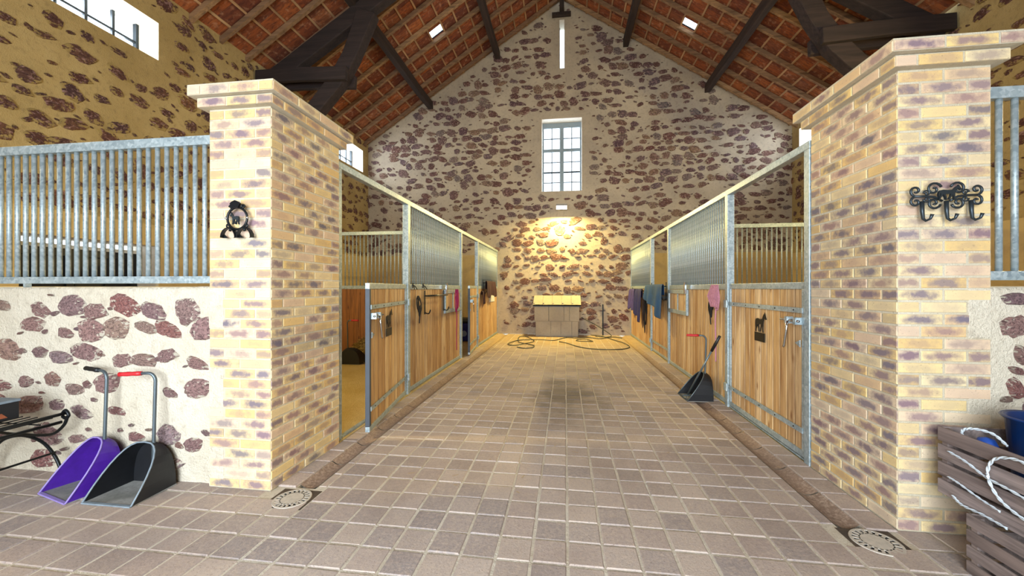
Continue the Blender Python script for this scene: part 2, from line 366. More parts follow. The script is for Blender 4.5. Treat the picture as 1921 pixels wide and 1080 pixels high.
def stones(parent, mat, u0, u1, v0, top, P, X, Y, N, ok, pu, pv, sc, n=300, relief=0.03, small=0.5):
    pl = []; v = v0 + pv * 0.4; row = 0
    while v < 10.5:
        u = u0 + U(0, pu)
        while u < u1:
            w = U(0.5, 1.12) * sc; h = w * U(0.5, 0.92); uu = u + U(-.15, .15) * pu; vv = v + U(-.22, .22) * pv
            if R() < 0.86 and ok(uu, vv, w) and vv + h * .5 < top(uu) - 0.12:
                an = U(-0.25, 0.25); Rm = Matrix.Rotation(an, 4, 'Z'); S = Matrix.Diagonal((w, h, relief * U(.6, 1.3), 1))
                pl.append((random.randrange(14), frame_mat(P(uu, vv), X, Y, N) @ Rm @ S))
            if R() < small:
                w2 = U(.14, .38) * sc; a, b = uu + pu * U(.4, .6), vv + U(-.55, .55) * pv
                if ok(a, b, w2) and b < top(a) - 0.15:
                    pl.append((random.randrange(14), frame_mat(P(a, b), X, Y, N) @ Matrix.Rotation(U(-.5, .5), 4, 'Z') @ Matrix.Diagonal((w2, w2 * U(.3, .8), relief * .6, 1))))
            u += pu * U(0.8, 1.2)
        v += pv * U(.85, 1.15); row += 1
    pieces(parent, 'stone', stoneT, pl, mat, n)

# back (gable) wall
WIN = (-0.72, 0.515, 4.47, 6.73); SLIT = (-0.175, -0.02, 8.29, 9.8)
Pb = lambda u, v: (u, YB, v)
mb, rv = wall_mesh(-XW, XW, 0, gable, [WIN, SLIT], Pb, 0.5, (0, -1, 0))
wb = tag(mb.build('wall_back', 'mortar_back'), kind='structure'); rv.build('window_reveal', 'reveal', wb)
def ok_back(u, v, w):
    for h in (WIN, SLIT):
        if h[0] - .2 - w / 2 < u < h[1] + .2 + w / 2 and h[2] - .15 < v < h[3] + .25: return False
    if abs(u + .1) < .25 and 3.6 < v < 4.2: return False
    if abs(u) > 1.95 and v < 2.6: return False
    return v > .1
stones(wb, 'stone_back', -XW, XW, 0, gable, Pb, (1, 0, 0), (0, 0, 1), (0, -1, 0), ok_back, 0.345, 0.235, 0.36, n=300, relief=.03, small=1.1)
# side walls
side_holes = [(3.75, 5.5, 5.12, 5.72), (10.3, 11.95, 5.2, 5.9), (-0.4, 1.3, 5.12, 5.72)]
for s, nm in ((-1, 'wall_left'), (1, 'wall_right')):
    P = (lambda u, v, s=s: (s * XW, u, v)); hs = side_holes + ([(3.85, 5.5, 0.0, 2.12)] if s < 0 else [])
    mb, rv = wall_mesh(YF, YB, 0, lambda u: 6.45, hs, P, 0.5, (-s, 0, 0))
    w = tag(mb.build(nm, 'mortar_side'), kind='structure'); rv.build('window_reveal', 'reveal', w)
    def ok(u, v, ww, hs=hs):
        for h in hs:
            if h[0] - .1 - ww / 2 < u < h[1] + .1 + ww / 2 and h[2] - .15 < v < h[3] + .2: return False
        return v > (2.55 if u > 2.9 else .12)
    stones(w, 'stone_side', 2.6, YB, 0, lambda u: 6.45, P, (0, -s, 0) if s > 0 else (0, 1, 0), (0, 0, 1), (-s, 0, 0), ok, 0.38, 0.25, 0.34, relief=.03, small=.9)
    # plain plaster band at the foot of the wall inside the stalls
    d = MB(); a = 2.9
    for (y0, y1) in (((a, 3.85), (5.5, YB)) if s < 0 else ((a, YB),)): d.box(min(s * XW, s * (XW - .03)), max(s * XW, s * (XW - .03)), y0, y1, 0, 2.45)
    if s < 0: d.box(-XW, -XW + .03, 3.85, 5.5, 2.12, 2.45)
    tag(d.build('trim_1' if s < 0 else 'trim_2', 'plaster'), kind='structure')
    d = bb(s * 2.2, s * (XW - .03), YB - .03, YB, 0, 2.5)
    tag(d.build('trim_3' if s < 0 else 'trim_4', 'plaster'), kind='structure')
# front wall with the wide doorway, behind the camera
mb, rv = wall_mesh(-XW, XW, 0, gable, [(-3.4, 1.6, 0, 3.7)], lambda u, v: (u, YF, v), -.4, (0, -1, 0))
wf = tag(mb.build('wall_front', 'mortar_side'), kind='structure'); rv.build('doorway_reveal', 'reveal', wf)

# floor: sand bed with pavers, gutters and kerbs
flm = bb(-XW - .6, XW + .6, YF - .6, 2.62, -0.2, -0.005).box(-XW - .6, XW + .6, 2.62, YB + .5, -.2, -.035)
for a_, b_ in ((-XW - .6, -1.94), (-1.79, 1.64), (1.79, XW + .6)): flm.box(a_, b_, 2.62, YB + .5, -.035, -.005)
fl = tag(flm.build('floor', 'sand_joint'), kind='structure')
PT = 0.193; pavT = [slab_tpl(PT - U(.011, .016), PT - U(.011, .016), 0.02, 0.006) for _ in range(8)]
GL = (-1.94, -1.79); GR = (1.64, 1.79); pl = []
kx = int(6.6 / PT)
for i in range(-kx, kx + 1):
    x = 0.014 + PT * (i + .5)
    for j in range(-28, 52):
        y = 2.456 + PT * (j + .5)
        if y > YB - .02: continue
        inner = GL[1] < x - PT / 2 + .03 and x + PT / 2 - .03 < GR[0]
        if y > 2.6 and not inner: continue
        if 2.36 < y < 2.6 and (abs(x + 1.87) < .15 or abs(x - 1.77) < .15): continue
        z = -0.02 + U(-.003, .002)
        pl.append((random.randrange(8), Matrix.Translation((x + U(-.002, .002), y + U(-.002, .002), z)) @ Matrix.Rotation(U(-.012, .012), 4, 'Z') @ Matrix.Rotation(U(-.008, .008), 4, 'X')))
for (a_, b_, ti) in ((.014 + 8 * PT, 1.64, 8), (-1.79, .014 - 9 * PT, 9)):
    pavT.append(slab_tpl(b_ - a_ - .008, PT - .013, .02, .005))
    for j in range(1, 52):
        y = 2.456 + PT * (j + .5)
        if y < YB - .02: pl.append((ti, Matrix.Translation(((a_ + b_) / 2 + .002, y, -.02 + U(-.002, .002)))))
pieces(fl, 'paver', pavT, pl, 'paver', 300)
# gutter tiles (concave) and kerb tiles
n = 6; gv = []; gf = []; gw = .15; gl_ = .39
for i in range(n + 1):
    a = -1 + 2 * i / n; gv += [(a * gw / 2, -gl_ / 2, -.002 - .028 * (1 - a * a)), (a * gw / 2, gl_ / 2, -.002 - .028 * (1 - a * a))]
for i in range(n): gf.append((2 * i, 2 * i + 2, 2 * i + 3, 2 * i + 1))
gT = [Tpl([(x, y, z + .022) for x, y, z in gv], gf)]
pl = []; kb = []
for (g0, g1, k0) in ((GL[0], GL[1], -2.09), (GR[0], GR[1], 1.97)):
    y = 2.66
    while y < YB - .2:
        pl.append((0, Matrix.Translation(((g0 + g1) / 2, y + .2, -.022))))
        y += .4
    y = 2.62; kw = abs(k0 - (g0 if k0 < 0 else g1))
    while y < YB - .2:
        kb.append((0 if k0 < 0 else 1, Matrix.Translation(((k0 + (g0 if k0 < 0 else g1)) / 2, y + .1, -.018 + U(-.002, .003)))))
        y += .21
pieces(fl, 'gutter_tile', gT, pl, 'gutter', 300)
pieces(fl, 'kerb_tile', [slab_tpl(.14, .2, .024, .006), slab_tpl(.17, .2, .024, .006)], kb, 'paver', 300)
# stall floors
for s in (-1, 1):
    tag(bb(s * (2.1 if s < 0 else 1.98), s * XW, 2.9, YB, -.05, .006).build('bedding_layer', 'bedding', fl), kind='stuff')

# ------------------------------------------------------------------ roof
ce = thing('ceiling', (AX, 4.5, Z0), kind='structure')
RY = [12.05 - .6 * k for k in range(26)]; NB = 19; DQ = .405; QMAX = 7.95
roof = MB(); battens = {}
def rp(s, q, y, n): return Vector((AX + s * (q * CA + n * SA), y, Z0 - q * SA + n * CA))
skyl = {(-1, 9.65): 3.17 / CA, (1, 10.25): 3.14 / CA}
tileT = [slab_tpl(.285, DQ - .022, .016, .002) for _ in range(5)]
for s in (-1, 1):
    dvec = Vector((s * CA, 0, -SA)); nv = Vector((s * SA, 0, CA)); places = []
    rows = [(.02 + DQ * k) for k in range(NB)]
    ys = [YB + .05] + RY + [YF]
    src = None
    for y in RY:
        o = MB().obox((0, 0, 0), (dvec, (0, 1, 0), nv), (QMAX / 2 - .03, U(.033, .042), .045)).build('rafter', 'rafter', ce, off=(0, 0, 0))
        o.location = rp(s, QMAX / 2 + .03, y + U(-.02, .02), .045) - ce.location
    for k in range(NB + 1):
        q = .02 + DQ * k
        if q > QMAX: break
        o = MB().obox((0, 0, 0), (dvec, (0, 1, 0), nv), (.021, (YB - YF) / 2, .016)).build('batten', 'batten', ce, off=(0, 0, 0))
        o.location = rp(s, q, (YB + YF) / 2, .104) - ce.location
    for k in range(NB):
        q = .02 + DQ * (k + .5)
        for a, b in zip(ys[:-1], ys[1:]):
            hole = None
            for (ss, yy), qq in skyl.items():
                if ss == s and abs(b - yy) < .01 and abs(q - qq) < DQ / 2: hole = 1
            c = [rp(s, q - DQ / 2, a, .16), rp(s, q + DQ / 2, a, .16), rp(s, q + DQ / 2, b, .16), rp(s, q - DQ / 2, b, .16)]
            if hole:
                gp = [rp(s, q - DQ / 2, a, .17), rp(s, q + DQ / 2, a, .17), rp(s, q + DQ / 2, (a + b) / 2, .17), rp(s, q - DQ / 2, (a + b) / 2, .17)]
                gt = thing('window_4' if s < 0 else 'window_5', tuple(gp[0]), kind='structure')
                MB().add(gp, [(0, 1, 2, 3)]).build('pane', 'glass', gt)
                fr = MB()
                for i in range(4): fr.tube([gp[i], gp[(i + 1) % 4]], .012, 4)
                fr.build('frame', 'frame_dark', gt)
                c = [rp(s, q - DQ / 2, (a + b) / 2, .16), rp(s, q + DQ / 2, (a + b) / 2, .16), rp(s, q + DQ / 2, b, .16), rp(s, q - DQ / 2, b, .16)]
            roof.add(c, [(0, 1, 2, 3)])
            wd = (a - b) / 2
            for t in (0, 1):
                if hole and t == 0: continue
                yc = a - wd * (t + .5); tl = U(-.02, .02)
                mt = frame_mat(rp(s, q, yc, .135 + U(-.003, .003)), (0, 1, 0), dvec * s if False else dvec, -nv if s < 0 else -nv)
                mt = mt @ Matrix.Rotation(tl, 4, 'X') @ Matrix.Rotation(U(-.012, .012), 4, 'Y') @ Matrix.Diagonal((wd / .29, 1, 1, 1))
                places.append((random.randrange(5), mt))
    pieces(ce, 'roof_tile', tileT, [(a_, b_) for a_, b_ in places], 'tile', 150)
# underlay above the tiles, closing the roof
roof.build('roof_underlay', 'roof_back', ce)
# purlins and ridge
def beam(name, label, p0, p1, w, h, mat, cat='beam', group=None):
    p0 = Vector(p0); p1 = Vector(p1); d = (p1 - p0).normalized(); side = d.cross(Vector((0, 0, 1))).normalized(); up = side.cross(d)
    mb = MB(); N = 14; vs = []; fs = []
    for i in range(N + 1):
        c = p0.lerp(p1, i / N) + side * U(-.012, .012) + up * U(-.012, .012)
        for a, b in ((-1, -1), (1, -1), (1, 1), (-1, 1)): vs.append(c + side * (a * w / 2 * U(.93, 1.05)) + up * (b * h / 2 * U(.95, 1.03)))
    for i in range(N):
        for k in range(4): fs.append((i * 4 + k, i * 4 + (k + 1) % 4, i * 4 + 4 + (k + 1) % 4, i * 4 + 4 + k))
    fs += [(3, 2, 1, 0), (N * 4, N * 4 + 1, N * 4 + 2, N * 4 + 3)]
    o = mb.add(vs, fs).build(name, mat, None, off=tuple(p0))
    return tag(o, label, cat, group)
PL = {(-1, 0): 'dark oak purlin low on the left roof slope, above the left stalls', (-1, 1): 'dark oak purlin high on the left roof slope, left of the slit window',
      (1, 0): 'dark oak purlin low on the right roof slope, above the right stalls', (1, 1): 'dark oak purlin high on the right roof slope, right of the slit window'}
for s, lst in ((-1, (4.24, 2.03)), (1, (4.27, 1.92))):
    for k, dx in enumerate(lst):
        z = Z0 - TA * dx - .15
        beam('roof_purlin', PL[(s, k)], (AX + s * dx, YF + .02, z), (AX + s * dx, YB - .005, z), .15, .24, 'purlin')
beam('ridge_beam', 'dark ridge beam at the peak of the roof above the slit window', (AX, YF + .02, 10.1), (AX, YB - .005, 10.1), .14, .24, 'purlin')
tag(bb(AX - .3, AX + .28, YB - .14, YB - .02, 9.86, 9.96).build('beam_rest', 'purlin', None, off=(AX, YB - .1, 9.86)), 'short dark timber block across the gable just above the slit window', 'timber')
def timber(pts, y, w, hw, mb=None):
    """curved timber in the plane Y=y through (x,z) points; w width in plane, hw half thickness in y"""
    mb = mb or MB(); P = [Vector((x, y, z)) for x, z in pts]; vs = []; fs = []
    for i, p in enumerate(P):
        a = P[max(i - 1, 0)]; b = P[min(i + 1, len(P) - 1)]; t = (b - a).normalized(); nn = Vector((-t.z, 0, t.x)); ww = (w[i] if isinstance(w, (list, tuple)) else w) / 2
        c = .03
        for q, e in ((-1, -1), (1, -1), (1, 1), (-1, 1)):
            vs.append(p + nn * ww * q * U(.96, 1.03) + Vector((0, hw * e, 0)))
    N = len(P)
    for i in range(N - 1):
        for k in range(4): fs.append((i * 4 + k, i * 4 + (k + 1) % 4, i * 4 + 4 + (k + 1) % 4, i * 4 + 4 + k))
    fs += [(3, 2, 1, 0), tuple((N - 1) * 4 + k for k in range(4))]
    return mb.add(vs, fs)
for yt, lab in ((7.66, 'dark oak roof truss spanning the barn above the stalls, with curved struts'),):
    tr = thing('roof_truss', (AX, yt, 5.85), lab, 'truss')
    for s in (-1, 1):
        X = lambda x: AX + s * x if False else s * x
        p = [(X(6.4 - (6.3) * k / 10), 5.78 + (9.75 - 5.78) * k / 10) for k in range(11)]
        timber(p, yt, .34, .11).build('principal_rafter', 'beam', tr, bevel=.02)
        st = [(4.05, 7.15), (4.2, 6.75), (4.42, 6.25), (4.72, 5.75), (5.15, 5.28), (5.7, 4.75), (6.45, 4.1)]
        timber([(X(a), b) for a, b in st], yt, [.42, .36, .32, .34, .32, .3, .3], .12).build('curved_strut', 'beam', tr, bevel=.02)
        for e in (-1, 1):
            timber([(X(4.42), 5.83), (X(5.4), 5.88), (X(6.46), 5.9)], yt + e * .175, .27, .05).build('hammer_beam', 'beam', tr, bevel=.015)
    timber([(-2.0, 8.45), (0, 8.47), (1.9, 8.45)], yt, .24, .09).build('collar_beam', 'beam', tr, bevel=.015)
    timber([(AX, 8.3), (AX, 9.9)], yt, .22, .1).build('king_post', 'beam', tr, bevel=.015)

# ------------------------------------------------------------------ windows and side door
def casement(name, x0, x1, z0, z1, y):
    t = thing(name, ((x0 + x1) / 2, y, z0), kind='structure'); fr = MB(); w = .07
    fr.box(x0, x0 + w * .7, y - .03, y + .03, z0, z1); fr.box(x1 - w * .7, x1, y - .03, y + .03, z0, z1); fr.box(x0 + w * .7, x1 - w * .7, y - .03, y + .03, z1 - .17, z1)
    fr.box(x0 + w * .7, x1 - w * .7, y - .03, y + .03, z0, z0 + .03)
    xm = (x0 + x1) / 2; fr.box(xm - .065, xm + .065, y - .032, y + .032, z0 + .03, z1 - .17)
    H = z1 - .17 - z0 - .03; zt = z0 + .03 + H * .655
    fr.box(x0 + w * .7, x1 - w * .7, y - .031, y + .031, zt - .05, zt + .05)
    fr.build('frame', 'frame_grey', t)
    bars = MB(); pn = None
    for a, b in ((x0 + .05, xm - .065), (xm + .065, x1 - .05)):
        bars.box((a + b) / 2 - .012, (a + b) / 2 + .012, y - .02, y + .02, z0 + .03, z1 - .17)
        for (c, d, n) in ((z0 + .03, zt - .05, 4), (zt + .05, z1 - .17, 2)):
            for k in range(1, n): zz = c + (d - c) * k / n; h = .022 if (n == 4 and k == 2) else .011; bars.box(a, b, y - .022, y + .022, zz - h, zz + h)
            for k in range(n):
                for (e, f_) in ((a, (a + b) / 2), ((a + b) / 2, b)):
                    q0 = c + (d - c) * k / n; q1 = c + (d - c) * (k + 1) / n
                    MB().add([(e + .012, y, q0 + .012), (f_ - .012, y, q0 + .012), (f_ - .012, y, q1 - .012), (e + .012, y, q1 - .012)], [(0, 1, 2, 3)]).build('pane', 'glass', t)
    bars.build('glazing_bar', 'frame_dark', t)
casement('window_1', WIN[0], WIN[1], WIN[2], WIN[3], YB + .36)
t = thing('window_2', (SLIT[0], YB + .4, SLIT[2]), kind='structure')
MB().add([(SLIT[0], YB + .4, SLIT[2]), (SLIT[1], YB + .4, SLIT[2]), (SLIT[1], YB + .4, SLIT[3]), (SLIT[0], YB + .4, SLIT[3])], [(0, 1, 2, 3)]).build('pane', 'glass', t)
bb(SLIT[0], SLIT[0] + .015, YB + .38, YB + .42, SLIT[2], SLIT[3]).build('frame', 'frame_dark', t)
num = 6
for s in (-1, 1):
    for h in side_holes:
        x = s * (XW + .4); t = thing('window_%d' % num, (x, h[0], h[2]), kind='structure'); num += 1
        MB().add([(x, h[0], h[2]), (x, h[1], h[2]), (x, h[1], h[3]), (x, h[0], h[3])], [(0, 1, 2, 3)]).build('pane', 'glass', t)
        b = MB()
        for k in range(1, 5): y = h[0] + (h[1] - h[0]) * k / 5; b.box(x - .02, x + .02, y - .018, y + .018, h[2], h[3])
        zm = (h[2] + h[3]) / 2; b.box(x - .018, x + .018, h[0], h[1], zm - .016, zm + .016)
        b.box(x - .03, x + .03, h[0], h[0] + .04, h[2], h[3]); b.box(x - .03, x + .03, h[1] - .04, h[1], h[2], h[3])
        b.build('glazing_bar', 'frame_dark', t)
# dark glazed double door in the left side wall
dx = -XW - .42; t = thing('door_1', (dx, 4.6, 0), kind='structure')
d = MB()
for a, b in ((3.86, 4.67), (4.68, 5.49)):
    d.box(dx - .03, dx + .03, a, a + .09, 0, 2.0); d.box(dx - .03, dx + .03, b - .09, b, 0, 2.0); d.box(dx - .03, dx + .03, a + .09, b - .09, 0, .9)
    d.box(dx - .03, dx + .03, a + .09, b - .09, 1.9, 2.0); d.box(dx - .02, dx + .02, (a + b) / 2 - .03, (a + b) / 2 + .03, .9, 1.9)
d.build('door_leaf', 'door_dark', t); bb(dx - .012, dx - .008, 3.9, 5.45, .9, 1.9).build('dark_glass', 'door_dark', t)
bb(dx - .04, dx + .05, 3.86, 5.49, 2.0, 2.05).build('lintel_strip', 'white_paint', t)

# ------------------------------------------------------------------ low front walls
def wavy_wall(name, x0, x1, y, d, h):
    """front face displaced grid facing -Y"""
    nx = int((x1 - x0) / .035); nz = int(h / .035); vs = []; fs = []
    for j in range(nz + 1):
        for i in range(nx + 1):
            X_ = x0 + (x1 - x0) * i / nx; Z_ = h * j / nz
            e = (mnoise.noise((X_ * 5, Z_ * 5, 1.3)) * .010 + mnoise.noise((X_ * 14, Z_ * 14, 4)) * .006) if 0 < i < nx else 0
            vs.append((X_, y + e, Z_ + (mnoise.noise((X_ * 8, 2, 3)) * .012 - .008 if j == nz else 0)))
    for j in range(nz):
        for i in range(nx): a = j * (nx + 1) + i; fs.append((a, a + 1, a + nx + 2, a + nx + 1))
    mb = MB().add(vs, fs); b = len(mb.v)
    top = [nz * (nx + 1) + i for i in range(nx + 1)]
    mb.v += [(mb.v[i][0], y + d, h) for i in top]; mb.f += [(top[i], top[i + 1], b + i + 1, b + i) for i in range(nx)]
    mb.add([(x0, y + d, 0), (x1, y + d, 0), (x1, y + d, h), (x0, y + d, h)], [(1, 0, 3, 2)])
    return tag(mb.build(name, 'mortar_low', smooth=True), kind='structure')
YPL, YPR = 2.54, 2.63
lw = wavy_wall('wall_low_left', -XW, -2.335, YPL + .04, .3, 1.462)
rw = wavy_wall('wall_low_right', 2.215, XW, YPR + .03, .3, 1.462)
stones(lw, 'stone_low', -XW, -2.62, 0, lambda u: 1.56, lambda u, v: (u, YPL + .034, v), (1, 0, 0), (0, 0, 1), (0, -1, 0), lambda u, v, w: v > .08 and v < 1.43 and u < -2.62, .262, .205, .25, relief=.024, small=.7)
pieces(rw, 'stone', stoneT, [(k, frame_mat((a, YPR + .022, b), (1, 0, 0), (0, 0, 1), (0, -1, 0)) @ Matrix.Rotation(k, 4, 'Z') @ Matrix.Diagonal((c, c * .8, .026, 1)))
    for k, (a, b, c) in enumerate(((2.60, 1.385, .15), (2.585, 1.225, .17), (2.63, 1.06, .11), (2.60, .97, .07), (2.72, 1.30, .16), (2.60, .86, .12), (2.74, .98, .15), (2.55, .80, .05), (2.70, .74, .16)))], 'stone_low', 300)
stones(rw, 'stone_low', 2.85, XW, 0, lambda u: 1.56, lambda u, v: (u, YPR + .024, v), (1, 0, 0), (0, 0, 1), (0, -1, 0), lambda u, v, w: v > .08 and v < 1.43 and u > 2.84, .262, .205, .25, relief=.024, small=.7)

# ------------------------------------------------------------------ brick pillars
BH = .0722
bT = [slab_tpl(.236, .0585, .022, .003), slab_tpl(.113, .0585, .022, .003)]
def pillar(x_in, x_out, y0, y1, label):
    s = 1 if x_in > 0 else -1
    t = thing('brick_pillar', ((x_in + x_out) / 2, (y0 + y1) / 2, 0), label, 'pillar')
    xa, xb = min(x_in, x_out), max(x_in, x_out); e = .0045; H = 38 * BH
    core = bb(xa + e, xb - e, y0 + e, y1 - e, 0, H + 2 * BH); core.box(xa - .046, xb + .046, y0 - .046, y1 + .046, H + .006, H + BH); core.box(xa - .086, xb + .086, y0 - .086, y1 + .086, H + BH + .003, H + 2 * BH + .006)
    core.build('mortar_core', 'joint', t)
    vis = []; hid = []
    def face(o, X, N, L, z, lst, k, ex=0):
        n = max(2, int(round(L / .1225))); un = L / n; half = k % 2; u = 0; X = Vector(X); N = Vector(N)
        cells = ([1] if half else []); n_ = n - half
        cells += [2] * (n_ // 2) + ([1] if n_ % 2 else [])
        for c_ in cells:
            w = un * c_; ti = 0 if c_ == 2 else 1; sc = (w - .013) / (.236 if ti == 0 else .113)
            if w > .03:
                p = Vector(o) + X * (u + w / 2) + Vector((0, 0, z))
                lst.append((ti, frame_mat(p, X, (0, 0, 1), N) @ Matrix.Rotation(U(-.004, .004), 4, 'Z') @ Matrix.Diagonal((sc, 1, 1, 1)) @ Matrix.Translation((0, 0, U(-.002, .001)))))
            u += w
    for k in range(40):
        pr = 0 if k < 38 else (.05 if k == 38 else .09); z = (k + .5) * BH
        a, b, c, d = xa - pr, xb + pr, y0 - pr, y1 + pr
        face((a, c + .022 - .002 * (pr > 0), 0), (1, 0, 0), (0, -1, 0), b - a, z, vis, k + (s > 0))
        if s < 0: face((b - .022, c, 0), (0, 1, 0), (1, 0, 0), d - c, z, vis, k + 1); face((a + .022, d, 0), (0, -1, 0), (-1, 0, 0), d - c, z, hid, k)
        else: face((a + .022, d, 0), (0, -1, 0), (-1, 0, 0), d - c, z, vis, k + 1); face((b - .022, c, 0), (0, 1, 0), (1, 0, 0), d - c, z, hid, k)
        face((b, d - .022, 0), (-1, 0, 0), (0, 1, 0), b - a, z, hid, k)
    # the low wall's mortar laps over the outer half brick in groups of courses
    def lapped(m, x_out=x_out):
        z = m.translation.z; k = int(z / BH); n_ = m.to_3x3().col[2]
        return abs(n_.y + 1) < .1 and z < 1.46 and (k // 4) % 2 == 0 and abs(m.translation.x - x_out) < .12
    vis = [q for q in vis if not lapped(q[1])]
    pieces(t, 'brick', bT, vis, 'brick', 300)
    for k in range(20):
        if (k // 4) % 2 == 0 and k % 4 == 0:
            xx = sorted((x_out, x_out - s * .12)); bb(xx[0] - (.002 if s < 0 else 0), xx[1] + (.002 if s > 0 else 0), y0 + .0005, y0 + .03, k * BH, min(20.2, k + 4) * BH).build('lapped_mortar', 'mortar_low', t, bevel=.006)
    if hid: pieces(t, 'rear_brick', bT, hid, 'brick', 0)
    return t
pillar(-2.08, -2.58, YPL, 3.40, 'cream and purple brick pillar on the left, with the curved saddle bracket')
pillar(1.97, 2.46, YPR, 3.47, 'cream and purple brick pillar on the right, with the three-hook rack')

# ------------------------------------------------------------------ galvanised lattices on the low walls
def lattice_x(label, xa, xb, y, z0, z1, name='bar_grille', cat='grille', pitch=.083, r=.0165, rail=.055, plank=None, phase=0, group=None):
    t = thing(name, ((xa + xb) / 2, y, z0), label, cat, group)
    bb(xa, xb, y - .025, y + .025, z0, z0 + rail).build('bottom_rail', 'galv', t, bevel=.003)
    bb(xa, xb, y - .025, y + .025, z1 - .07, z1).build('top_rail', 'galv', t, bevel=.003)
    n = int((xb - xa) / pitch); x0 = xa + ((xb - xa) - (n - 1) * pitch) / 2 + phase
    src = MB().cyl((0, 0, 0), (0, 0, z1 - .07 - z0 - rail), r, 12).build('bar', 'galv', t, off=(0, 0, 0), smooth=True); src.location = (x0 - t.location.x, 0, rail)
    copies(t, 'bar', src, [(pitch * k, 0, 0) for k in range(1, n)])
    return t
g_l = lattice_x('long galvanised bar grille on the low stone wall left of the left pillar', -XW + .01, -2.59, YPL + .13, 1.486, 2.615, pitch=.0835)
g_r = lattice_x('galvanised bar grille on the low stone wall right of the right pillar', 2.475, XW - .01, YPR + .13, 1.497, 2.665)
for t_, xs_, y_, z1_ in ((g_l, (-2.61, -4.4, -6.3), YPL + .13, 1.486), (g_r, (2.5, 4.4, 6.3), YPR + .13, 1.497)):
    for x_ in xs_: bb(x_ - .01, x_ + .01, y_ - .02, y_ + .02, 1.43, z1_).build('foot', 'galv', t_)

# ------------------------------------------------------------------ stall fronts
YS = (3.45, 5.12, 7.88, 9.42, YB)
SX = {-1: -2.15, 1: 2.0}
side_word = {-1: 'left', 1: 'right'}
def planks(t, n, x, y0, y1, z0, z1, th=.026, mat='pine', wc=True):
    """vertical boards filling y0..y1 (local or world) at x"""
    w = (y1 - y0) / n; tg = MB().box(-.004, .004, y0 + .002, y1 - .002, 0, z1 - z0).build('tongue_strip', 'groove_shade', t, off=(0, 0, 0)); tg.location = Vector((x, 0, z0)) - (t.location if wc else Vector((0, 0, 0)))
    for k in range(n):
        ww = w * .5 - .008
        o = MB().box(-th / 2, th / 2, -ww, ww, 0, z1 - z0).build('board', mat, t, off=(0, 0, 0), bevel=.003)
        lo = Vector((x, y0 + w * (k + .5), z0)); o.location = lo - t.location if wc else lo
        if k and False: pass
def bars_y(t, x, y0, y1, z0, z1, pitch, r, wc=True, n=None):
    n = int((y1 - y0) / pitch); a = y0 + ((y1 - y0) - (n - 1) * pitch) / 2
    src = MB().cyl((0, 0, 0), (0, 0, z1 - z0), r, 10).build('bar', 'galv', t, off=(0, 0, 0), smooth=True)
    src.location = Vector((x, a, z0)) - (t.location if wc else Vector((0, 0, 0)))
    copies(t, 'bar', src, [(0, pitch * k, 0) for k in range(1, n)])
ZB, ZT = 1.43, 2.585
def panel(s, y0, y1, label):
    x = SX[s]; t = thing('stall_partition', (x, (y0 + y1) / 2, 0), label, 'stall partition')
    bb(x - .025, x + .025, y0, y1, .02, .075).build('bottom_rail', 'galv', t, bevel=.003)
    bb(x - .025, x + .025, y0, y1, ZB, ZB + .07).build('middle_rail', 'galv', t, bevel=.003)
    planks(t, max(4, int((y1 - y0) / .118)), x, y0 + .03, y1 - .03, .075, ZB)
    for a in (y0, y1 - .03): bb(x - .024, x + .024, a, a + .03, .075, ZB).build('frame_strip', 'galv', t)
    for a in (y0, y1 - .025): bb(x - .02, x + .02, a, a + .025, ZB + .07, ZT).build('upper_frame_strip', 'galv', t)
    bars_y(t, x, y0 + .03, y1 - .03, ZB + .07, ZT, .083, .0125)
    return t
def post(s, y, label, w=.04):
    x = SX[s]; return tag(bb(x - w, x + w, y - w, y + w, 0, ZT).build('stall_post', 'galv', None, off=(x, y, 0), bevel=.004), label, 'post')
HORSE = [(-.46, 0), (-.40, 0), (-.37, .14), (-.29, .27), (-.24, .40), (-.20, .30), (-.14, .20), (-.12, .04), (-.05, .0), (-.06, .06), (-.07, .20), (-.12, .33), (-.10, .42),
         (.05, .40), (.14, .42), (.13, .28), (.07, .16), (.04, .06), (.09, .03), (.14, .15), (.20, .27), (.22, .40), (.28, .28), (.30, .13), (.32, 0), (.39, 0), (.365, .14), (.355, .28), (.36, .45),
         (.40, .58), (.46, .70), (.50, .76), (.58, .72), (.66, .66), (.70, .69), (.68, .76), (.60, .86), (.57, .95), (.54, 1.02), (.52, .95), (.44, .92), (.36, .82), (.28, .70),
         (.12, .66), (-.05, .67), (-.22, .70), (-.32, .68), (-.40, .66), (-.46, .55), (-.48, .38), (-.45, .22), (-.42, .24), (-.41, .36), (-.385, .50), (-.36, .40), (-.38, .30), (-.43, .18)]
